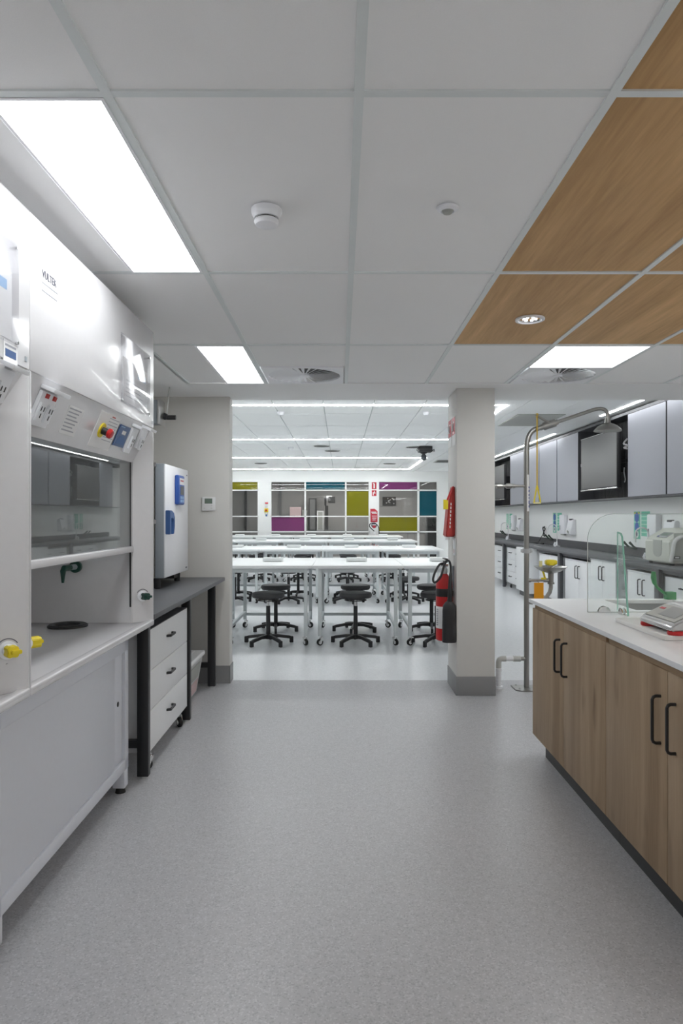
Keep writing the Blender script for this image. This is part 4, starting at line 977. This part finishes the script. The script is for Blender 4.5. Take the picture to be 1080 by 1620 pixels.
for i, (a, b) in enumerate(niches):
    t = thing('slatted_panel', ['dark slatted wall panel behind the first wall screen', 'dark slatted wall panel behind the farther wall screen'][i], 'panel', (XR, (a+b)/2, UZ0), 'dark slatted panels behind the screens')
    q = MB().use('niche_dark').box(XR-.03, XR-.004, a+.002, b-.002, UZ0+.001, UZ1-.001); n = 38
    for j in range(n): yy = a+.03+(b-a-.06)*j/(n-1); q.box(XR-.05, XR-.029, yy-.014, yy+.014, UZ0+.002, UZ1-.002)
    q.build('slat_panel', None, t)
    ya, yb = (8.64, 9.93) if i == 0 else (14.58, 15.9)
    s = thing('flat_screen', ['large grey flat screen on the wall between cupboards, behind the shower head', 'flat screen on the wall by the column, farther along the cupboards'][i], 'screen', (3.55, (ya+yb)/2, 2.15), 'flat screens between the wall cupboards')
    z0, z1 = 1.775, 2.525
    bx(3.50, 3.555, ya, yb, z0, z1, m='black_plastic', bev=.006).build('case', None, s)
    bx(3.4985, 3.502, ya+.012, yb-.012, z0+.03, z1-.012, m='screen_dark').build('display', None, s)
    q = MB().use('chrome').box(3.494, 3.51, ya, yb, z0-.004, z0+.014, bev=.002).box(3.497, 3.51, ya, yb, z1-.006, z1+.001).build('bezel', None, s)
    MB().use('white_plastic').box(3.497, 3.50, yb-.012, yb-.002, 2.13, 2.17).build('badge', None, s)
    MB().use('black_plastic').box(3.555, XR-.05, (ya+yb)/2-.15, (ya+yb)/2+.15, 2.0, 2.3).box(3.60, 3.64, ya-.02, yb+.02, 2.10, 2.14).build('wall_mount', None, s)
    q = MB().use('white_plastic')
    c = (3.72, a+.33, 0)
    q.tube(smooth([(c[0], c[1], 2.42), (c[0]-.03, c[1]+.05, 2.36), (c[0], c[1]-.01, 2.33), (c[0]-.02, c[1]+.06, 2.31), (c[0], c[1]+.0, 2.29)]), .012, seg=8)
    q.tube(smooth([(c[0], c[1]+.10, 2.05), (c[0]-.02, c[1]+.06, 1.99), (c[0], c[1]+.07, 1.90), (c[0], c[1]+.09, 1.86)]), .008, seg=8).build('cable', None, s)
    MB().use('pvc_grey').box(3.73, 3.77, a+.26, a+.31, 1.96, 2.13, bev=.003).build('power_board', None, s)

# wash-up points along the bench
WX = XR
def poster(y0, y1, z0, z1, m1, lb, blobs=()):
    t = thing('safety_poster', lb, 'poster', (WX, (y0+y1)/2, (z0+z1)/2), 'safety posters above the wall bench')
    bx(WX-.003, WX, y0, y1, z0, z1, m=m1).build('sheet', None, t)
    q = MB()
    for kind, yc, zc, r, mm in blobs:
        q.use(mm)
        if kind == 'c': q.cyl((WX-.0045, yc, zc), (WX-.003, yc, zc), r, seg=18)
        else: q.box(WX-.0042, WX-.003, yc-r, yc+r, zc-.008, zc+.008)
    q.build('print', None, t)
def dispenser(y0, y1, z0, z1, d, lb, window=True):
    t = thing('towel_dispenser', lb, 'dispenser', (WX, (y0+y1)/2, z0), 'white towel dispensers above the wall bench')
    bx(WX-d, WX, y0, y1, z0, z1, m='white_plastic', bev=.018).build('case', None, t)
    bx(WX-d-.001, WX-d+.004, y1-.07, y1-.045, z0+.07, z0+.15, m='ink').build('view_window', None, t)
    bx(WX-d+.02, WX-.02, y0+.03, y1-.03, z0-.018, z0+.002, m='machine_grey', bev=.003).build('outlet_slot', None, t)
def soap(y0, y1, z0, z1, lb):
    t = thing('soap_dispenser', lb, 'dispenser', (WX, (y0+y1)/2, z0), 'white glove and soap dispensers above the wall bench')
    pr = [(WX, z0), (WX-.085, z0+.015), (WX-.092, z0+.06), (WX-.05, z1), (WX, z1)]
    MB().use('white_plastic').prism([(x, y0, z) for x, z in pr], (0, y1-y0, 0), bev=.006).build('case', None, t)
    bx(WX-.055, WX-.02, (y0+y1)/2-.05, (y0+y1)/2+.06, z1-.012, z1+.012, m='black_plastic', bev=.003).build('cap', None, t)
    MB().use('machine_grey').cyl((WX-.09, (y0+y1)/2, z0+.055), (WX-.097, (y0+y1)/2, z0+.052), .03, seg=16).build('push_button', None, t)
def lab_tap(y, lb, x=3.70):
    t = thing('gooseneck_tap', lb, 'tap', (x, y, .90), 'white gooseneck taps on the wall bench')
    q = MB().use('white_plastic').box(x-.045, x+.045, y-.045, y+.045, .90, .912, bev=.002).cyl((x, y, .91), (x, y, .985), .022, .016, seg=16)
    for s_ in (-1, 1): q.tube([(x-.0, y+s_*.02, .955), (x-.02, y+s_*.05, .965), (x-.03, y+s_*.06, .915)], .013, rs=[.012, .014, .016])
    q.build('base', None, t)
    R = .078
    MB().use('paper').tube([(x, y, .97), (x, y, 1.20)]+arc((x-R, y, 1.20), R, 0, PI, 12, (1, 0, 0), (0, 0, 1))+[(x-2*R, y, 1.10)], .009, seg=10).build('spout', None, t)
def gas_taps(y, lb):
    t = thing('gas_tap', lb, 'tap', (XR-.02, y, 1.01), 'green lever taps on the bench upstand')
    for d in (-.09, .09):
        MB().use('olive_green').tube([(XR-.03, y+d, 1.0), (XR-.05, y+d+.01, 1.02), (XR-.09, y+d+.045, 1.075)], .013, rs=[.018, .013, .017]).build('lever', None, t)
    MB().use('olive_green').box(XR-.05, XR-.012, y-.12, y+.12, .985, 1.006, bev=.003).build('body', None, t)
sets = [(8.88, 8.63, 8.32, 7.90, 'behind the sterilizer'), (12.29, 12.02, 11.70, 11.30, 'beside the pull cord of the shower'), (15.76, 15.45, 15.07, 14.55, 'seen between column and shower post')]
for i, (ya, yb, yc, yd, nm) in enumerate(sets):
    s = 1.0
    poster(ya-.095, ya+.09, 1.12, 1.475, 'mint', f'narrow blue and green poster above the bench, {nm}', [('c', ya, 1.40, .065, 'blue' if i < 2 else 'mint_pale'), ('c', ya, 1.275, .06, 'blue' if i < 2 else 'mint_pale'), ('b', ya, 1.34, .08, 'mint_pale'), ('c', ya, 1.18, .05, 'paper'), ('c', ya, 1.18, .026, 'navy_ink'), ('b', ya, 1.455, .08, 'yellow' if i == 0 else 'mint_pale')])
    poster(yb-.12, yb+.12, 1.16 if i < 2 else 1.13, 1.475, 'mint', f'green hand-washing poster above the bench, {nm}', [('b', yb, 1.16+.05*j, .12, 'mint_pale') for j in range(1, 6)])
    dispenser(yc-.12, yc+.125, 1.11, 1.44, .075, f'white paper towel dispenser on the wall, {nm}')
    soap(yd-.13, yd+.13, 1.10, 1.36, f'small white soap dispenser on the wall, {nm}')
    lab_tap([8.20, 11.66, 15.05][i], f'white gooseneck lab tap on the wall bench, {nm}')
    gas_taps([8.95, 12.42, 15.95][i], f'pair of dark green lever taps on the upstand, {nm}')
    ys = [8.20, 11.66, 15.05][i]
    t = thing('bench_sink', f'steel lab sink inset in the wall bench, {nm}', 'sink', (3.55, ys, .90), 'steel sinks in the wall bench')
    MB().use('sink_steel').box(3.36, 3.63, ys-.2, ys+.2, .9002, .904, bev=.001).use('bench_edge').box(3.38, 3.61, ys-.18, ys+.18, .904, .9045).build('rim', None, t)
# outlet with coiled cord
t = thing('power_outlet', 'white wall outlet with a bundled black cord above the bench', 'outlet', (WX, 12.9, 1.16))
bx(WX-.012, WX, 12.98, 13.12, 1.13, 1.21, m='white_plastic', bev=.003).build('plate', None, t)
q = MB().use('black_plastic'); c = Vector((WX-.03, 12.83, 1.15))
q.tube(smooth([c+Vector((0, .07, .02)), c+Vector((-.02, .0, .06)), c+Vector((0, -.06, .03)), c+Vector((-.01, 0, -.04)), c+Vector((0, .05, -.09)), c+Vector((0, -.05, -.10)), c+Vector((-.01, .04, .03)), c+Vector((0, -.03, .07))]), .010, seg=8)
q.tube(smooth([c+Vector((0, 0, -.05)), c+Vector((-.02, .10, -.12)), c+Vector((-.04, .16, -.20)), c+Vector((-.06, .18, -.222))]), .006, seg=8).build('cord', None, t)
t = thing('laptop', 'flat black device lying on the wall bench behind the shower post', 'laptop', (3.65, 13.1, .90))
bx(3.68, 3.81, 12.86, 13.40, .9003, .918, m='black_plastic', bev=.004).build('body', None, t)
MB().use('black_plastic').tube(smooth([(3.73, 12.86, .915), (3.74, 12.72, .913), (3.70, 12.62, .913), (3.72, 12.50, .913)]), .012, seg=8).build('cable', None, t)

# bench sterilizer
t = thing('sterilizer', 'beige bench sterilizer with white arched handle on the wall bench', 'sterilizer', (3.6, 7.33, .90))
pr = [(3.40, .925), (3.40, 1.155), (3.435, 1.185), (3.60, 1.283), (3.80, 1.287), (3.80, .925)]
MB().use('machine_beige').prism([(x, 7.045, z) for x, z in pr], (0, .575, 0), bev=.012, seg=3).build('body', None, t)
for xx in (3.45, 3.75):
    for yy in (7.09, 7.58): MB().use('rubber').cyl((xx, yy, .90), (xx, yy, .927), .02, seg=14).build('foot', None, t)
r_ = .06; pts = [(3.3975, y, z) for y, z in [(7.42, 1.16), (7.42, 1.05)]]+[Vector((3.3975, 7.32+.10*math.cos(a), 1.04+.06*math.sin(a))) for a in [-PI*i/10 for i in range(11)]]+[(3.3975, 7.22, 1.16)]
MB().use('machine_grey').prism(pts, (.006, 0, 0)).build('front_panel', None, t)
sl = Vector((.165, 0, .098)).normalized(); sn = Vector((-sl.z, 0, sl.x))
def onS(y, s_, h): return Vector((3.435, y, 1.185))+sl*s_+sn*h
def slabS(q, ya, yb, a, b, h0, h1): return q.prism([onS(ya, a, h0), onS(yb, a, h0), onS(yb, b, h0), onS(ya, b, h0)], sn*(h1-h0), bev=.002)
slabS(MB().use('scale_grey'), 7.20, 7.42, .0, .10, 0, .007).build('bezel', None, t)
q = slabS(MB().use('lcd'), 7.23, 7.38, .03, .085, .007, .009); slabS(q.use('navy_ink'), 7.375, 7.405, .005, .022, .007, .012).build('display', None, t)
q = MB().use('paper').tube([(3.405, 7.035, .94), (3.425, 7.03, 1.06)]+arc((3.535, 7.03, 1.10), .105, PI*.97, 0, 14, (1, 0, 0), (0, 0, 1))+[(3.64, 7.03, .94)], .02, seg=12, rs=None).build('arched_handle', None, t)
bx(3.44, 3.78, 7.038, 7.05, .94, 1.24, m='machine_grey', bev=.004).build('door', None, t)
bx(3.435, 3.50, 7.028, 7.04, .975, 1.0, m='black_plastic', bev=.001).build('rating_plate', None, t)
bx(3.446, 3.488, 7.0265, 7.029, .982, .993, m='paper').build('rating_text', None, t)

# ================================================================== FAR CEILING AND FAR WALL DETAILS
t = thing('ceiling_camera', 'black ceiling-hung projector camera between the linear lights', 'camera', (1.62, 13.1, CF))
bx(1.50, 1.75, 12.95, 13.25, CF-.11, CF-.005, m='black_plastic', bev=.008).build('housing', None, t)
MB().use('black_plastic').lathe((1.60, 13.1, CF), [(0, -.11), (.075, -.11), (.06, -.13), (.03, -.14), (.03, -.17), (0, -.17)], seg=24).build('swivel', None, t)
MB().use('lcd_dark').lathe((1.60, 13.08, CF), [(0, -.155), (.04, -.16), (.055, -.20), (.055, -.24), (.03, -.265), (0, -.27)], seg=24).build('lens_head', None, t)
MB().use('black_plastic').tube(smooth([(1.50, 13.0, CF-.08), (1.465, 13.0, CF-.05), (1.46, 13.0, CF-.09), (1.50, 13.0, CF-.10)]), .006).tube(smooth([(1.75, 13.0, CF-.08), (1.79, 13.0, CF-.10), (1.78, 13.0, CF-.06), (1.74, 13.0, CF-.11)]), .006).build('cable', None, t)
for i, (x, y) in enumerate(((-.35, 12.95), (.14-.3, 13.9), (1.42, 13.15), (-2.0, 17.2), (1.25, 17.3))):
    lb = ['small dark round vent in the white ceiling past the second light run', 'second small dark round vent, a little farther into the white ceiling', 'dark round vent in the ceiling touching the black ceiling camera', 'dark oval-looking vent over the yellow window pane', 'dark vent just before the last linear light run'][i]
    t = thing('ceiling_vent', lb, 'ceiling vent', (x, y, CF), 'round vents in the far ceiling')
    MB().use('machine_grey').lathe((x, y, CF), [(0, -.004), (.11, -.004), (.15, -.012), (.16, -.006), (.16, 0)], seg=32).build('ring', None, t)
    MB().use('dark_gap').lathe((x, y, CF), [(0, -.006), (.10, -.007), (.10, -.004)], seg=32).lathe((x, y, CF), [(.115, -.0085), (.14, -.013), (.145, -.011)], seg=32).build('slot_ring', None, t)
for i, (x, y, r) in enumerate(((-.76, 8.75, .05), (1.1, 8.75, .04), (-.95, 13.2, .05))):
    lb = ['white smoke detector in the far ceiling after the first light run', 'small white sensor in the far ceiling opposite the smoke detector', 'white detector in the far ceiling over the third table row'][i]
    single(MB().use('white_plastic').lathe((x, y, CF), [(0, 0), (r, 0), (r, -.02), (r*.8, -.045), (0, -.05)]), 'ceiling_detector', None, lb, 'detector', (x, y, CF), 'white detectors in the far ceiling')
t = thing('air_grille', 'grey square return air grille in the ceiling over the shower valve', 'ceiling vent', (2.55, 9.5, CF))
bx(2.32, 2.95, 8.93, 10.07, CF-.008, CF-.001, m='machine_grey').build('frame', None, t)
q = MB().use('pvc_grey')
for i in range(24): q.box(2.34, 2.93, 8.96+.045*i, 8.985+.045*i, CF-.012, CF-.007)
q.build('slat', None, t)
t = thing('air_grille', 'grey slot grille in the ceiling near the last light run by the right side', 'ceiling vent', (2.1, 15.9, CF))
t['label'] = 'grey slot grille in the ceiling beyond the black ceiling camera'
bx(2.30, 2.95, 16.2, 16.9, CF-.008, CF-.001, m='machine_grey').build('frame', None, t)
q = MB().use('dark_gap')
for i in range(8): q.box(2.33, 2.92, 16.25+.08*i, 16.29+.08*i, CF-.010, CF-.007)
q.build('slot', None, t)
# signs on the far wall
def fsign(px0, px1, py0, py1, lb, pic, grp=None):
    t = thing('fire_sign', lb, 'sign', (fx((px0+px1)/2), Yw, fz((py0+py1)/2)), grp)
    bx(fx(px0), fx(px1), Yw-.018, Yw-.012, fz(py1), fz(py0), m='sign_red').build('plate', None, t)
    q = MB().use('paper'); pic(q, (px0+px1)/2, (py0+py1)/2); q.build('pictogram', None, t)
def bar(q, a, b, c, d): q.box(fx(a), fx(b), Yw-.020, Yw-.0175, fz(d), fz(c))
bx_ = MB().use('white_wall').box(fx(585), fx(597.2), Yw-.012, Yw, .12, CF)
struct(bx_, 'trim_1')
fsign(587.8, 595.2, 763, 774, 'red fire extinguisher sign at the top of the far white post', lambda q, x, y: (bar(q, x-1, x+1.2, y-3.2, y+4), bar(q, x-2.2, x+.5, y-4, y-3)), 'red fire signs on the far post')
fsign(587.8, 595.2, 775.6, 784.8, 'red fire hose sign just below the extinguisher sign on the far post', lambda q, x, y: (bar(q, x-2.2, x-.6, y-1.5, y+3.4), bar(q, x-.6, x+2, y-1, y+.4), bar(q, x-.2, x+1, y-3.4, y-1)), 'red fire signs on the far post')
t = thing('fire_notice', 'large red notice with slanted top edge on the far white post', 'sign', (fx(591.5), Yw, fz(815)))
MB().use('sign_red').prism([(fx(a), Yw-.018, fz(b)) for a, b in ((585.8, 826), (596.8, 826), (596.8, 808.5), (592.2, 804.8), (585.5, 805))], (0, .006, 0)).build('plate', None, t)
q = MB().use('paper'); bar(q, 587, 595, 809.6, 810.8); bar(q, 588, 596, 811.4, 812.6); bar(q, 588, 595.5, 816, 816.8); bar(q, 588.5, 595, 819, 820.2); bar(q, 589, 594, 822, 823); q.build('lettering', None, t)
t = thing('round_fire_label', 'round dark and red label below the slanted notice on the far post', 'sign', (fx(591.5), Yw, fz(831)))
MB().use('ink').cyl((fx(591.5), Yw-.018, fz(831)), (fx(591.5), Yw-.012, fz(831)), .082, seg=28).use('sign_red').cyl((fx(591.5), Yw-.019, fz(833)), (fx(591.5), Yw-.0178, fz(833)), .05, seg=24).build('disc', None, t)
q = MB().use('paper'); bar(q, 588.5, 594.5, 829.5, 831); q.build('lettering', None, t)
t = thing('hose_extinguisher', 'grey-topped extinguisher with looped black hose at the foot of the far post', 'fire extinguisher', (fx(591), Yw-.12, .15))
xx, yy = fx(592), Yw-.11
MB().use('red').lathe((xx, yy, .32), [(0, 0), (.075, .01), (.08, .04), (.08, .45), (.05, .52), (.02, .55), (0, .55)], seg=24).build('cylinder', None, t)
MB().use('white_plastic').cyl((xx, yy, .86), (xx, yy, .98), .028, .022, seg=14).build('valve', None, t)
MB().use('black_plastic').tube(smooth([(xx+.02, yy, .95), (xx-.07, yy-.02, 1.03), (xx-.15, yy-.03, 1.12), (xx-.12, yy-.03, 1.20), (xx+.0, yy-.03, 1.21), (xx+.1, yy-.03, 1.13), (xx+.13, yy-.03, .98), (xx+.12, yy-.03, .80)]), .013, seg=8).build('hose', None, t)
MB().use('speaker_grey').box(xx-.04, xx+.04, yy+.07, Yw-.011, .55, .72).build('wall_bracket', None, t)
t = thing('emergency_call_panel', 'emergency stop panel with yellow plate on the white wall between the far windows', 'sign', (fx(420.5), Yw, fz(805)))
q = MB().use('sign_red'); q.box(fx(419.2), fx(423.8), Yw-.01, Yw, fz(797.2), fz(794.8)).use('paper').box(fx(418), fx(424.5), Yw-.008, Yw, fz(806), fz(799)).use('ink_soft')
for i in range(3): q.box(fx(419), fx(423.5), Yw-.0095, Yw-.008, fz(801.4+1.6*i), fz(800.8+1.6*i))
q.build('notice', None, t)
q = MB().use('yellow').box(fx(418.4), fx(424.2), Yw-.04, Yw, fz(810.4), fz(804.4), bev=.004).use('red').cyl((fx(421.3), Yw-.07, fz(807.4)), (fx(421.3), Yw-.04, fz(807.4)), .03, seg=18).build('stop_button', None, t)
bx(fx(420), fx(422.5), Yw-.02, Yw, fz(816.8), fz(813.6), m='blue_dark', bev=.003).build('key_switch', None, t)

# things seen through the glazing
ZK = Yw+3.2
t = thing('counter_cabinet', 'dim grey work counter standing in the room behind the coloured glazing', 'counter', (0, ZK, 0))
bx(-3.5, 2.9, ZK, ZK+.7, .86, .92, m='back_mid').build('worktop', None, t); bx(-3.5, 2.9, ZK+.03, ZK+.68, 0, .86, m='back_wall_grey').build('carcass', None, t)
t = thing('notice_board', 'black board with pinned white notes behind the glazing by the far post', 'notice board', (1.7, Yw+3.9, 1.9))
X0 = (605-538)*(Yw+3.97)/1080; X1 = (626-538)*(Yw+3.97)/1080; kz = (Yw+3.97)/1080
bx(X0, X1, Yw+3.96, Yw+4.0, CAMH+(817-800)*kz, CAMH+(817-786)*kz, m='back_dark').build('board', None, t)
q = MB().use('paper')
for i in range(11): a = random.uniform(X0+.03, X1-.08); b = random.uniform(CAMH+18*kz, CAMH+29*kz); q.box(a, a+random.uniform(.03, .06), Yw+3.95, Yw+3.958, b, b+.035)
q.build('pinned_paper', None, t)
t = thing('monitor', 'black monitor on an arm behind the clear pane below the teal one', 'monitor', (-.4, Yw+2.6, 1.5))
kz = (Yw+2.6)/1080
def bxp(a, b, c, d, m_, dy=.05): return bx((a-538)*kz, (b-538)*kz, Yw+2.6, Yw+2.6+dy, CAMH+(817-d)*kz, CAMH+(817-c)*kz, m=m_)
bxp(519, 530, 786, 796, 'back_dark').build('display', None, t); bxp(513, 516, 787, 800, 'black_plastic').build('arm', None, t); bxp(516, 525, 784, 787.5, 'paper').build('lamp_head', None, t); bxp(514, 519, 800, 838, 'back_dark').build('post', None, t)
for i, (a, b, c, d, m_, lb) in enumerate(((458, 476, 802, 817, 'pink_label', 'pinkish box on the counter behind the clear pane over the purple one'), (488, 500, 788, 806, 'back_dark', 'dark equipment case behind the clear pane below the teal one'), (501, 512, 808, 817, 'paper', 'pale low box on the counter behind the pane below the teal one'), (478, 486, 807, 820, 'machine_grey', 'grey case on the back counter beside the first mullion of the middle window'), (664, 690, 818, 872, 'back_mid', 'dark panelled cupboard behind the clear pane below the teal end pane'))):
    kz = (Yw+3.3)/1080
    zb = .92 if i < 4 else 0
    t = thing('equipment_case' if i < 4 else 'panelled_cupboard', lb, 'case' if i < 4 else 'cupboard', ((((a+b)/2)-538)*kz, Yw+3.3, zb))
    y_ = Yw+3.35 if i < 4 else Yw+1.5
    bx((a-538)*kz, (b-538)*kz, y_, y_+.4, zb, CAMH+(817-c)*kz, m=m_, bev=.01).build('case', None, t)
    bx((a+2-538)*kz, (b-2-538)*kz, y_-.01, y_, zb+.04, CAMH+(817-c-2)*kz, m={'back_dark': 'back_mid', 'paper': 'machine_grey', 'back_mid': 'back_dark'}.get(m_, m_)).build('front_panel', None, t)
for px in (388.5, 443):
    x = (px-538)*(Yw+3.9)/1080
    single(MB().use('back_dark' if px < 400 else 'back_mid').box(x-.035, x+.035, Yw+3.9, Yw+3.99, .92, 2.69), 'service_duct', None, ['dark vertical duct behind the clear pane under the yellow one', 'grey vertical duct behind the pane over the purple one'][px > 400], 'duct', (x, Yw+3.95, .92))
t = thing('ceiling_light', 'ceiling panel light in the room behind the coloured glazing', 'ceiling light', (.4, Yw+2.2, 2.70))
bx(-2.6, 3.0, Yw+1.9, Yw+2.5, 2.68, 2.70, m='back_light').build('diffuser', None, t)
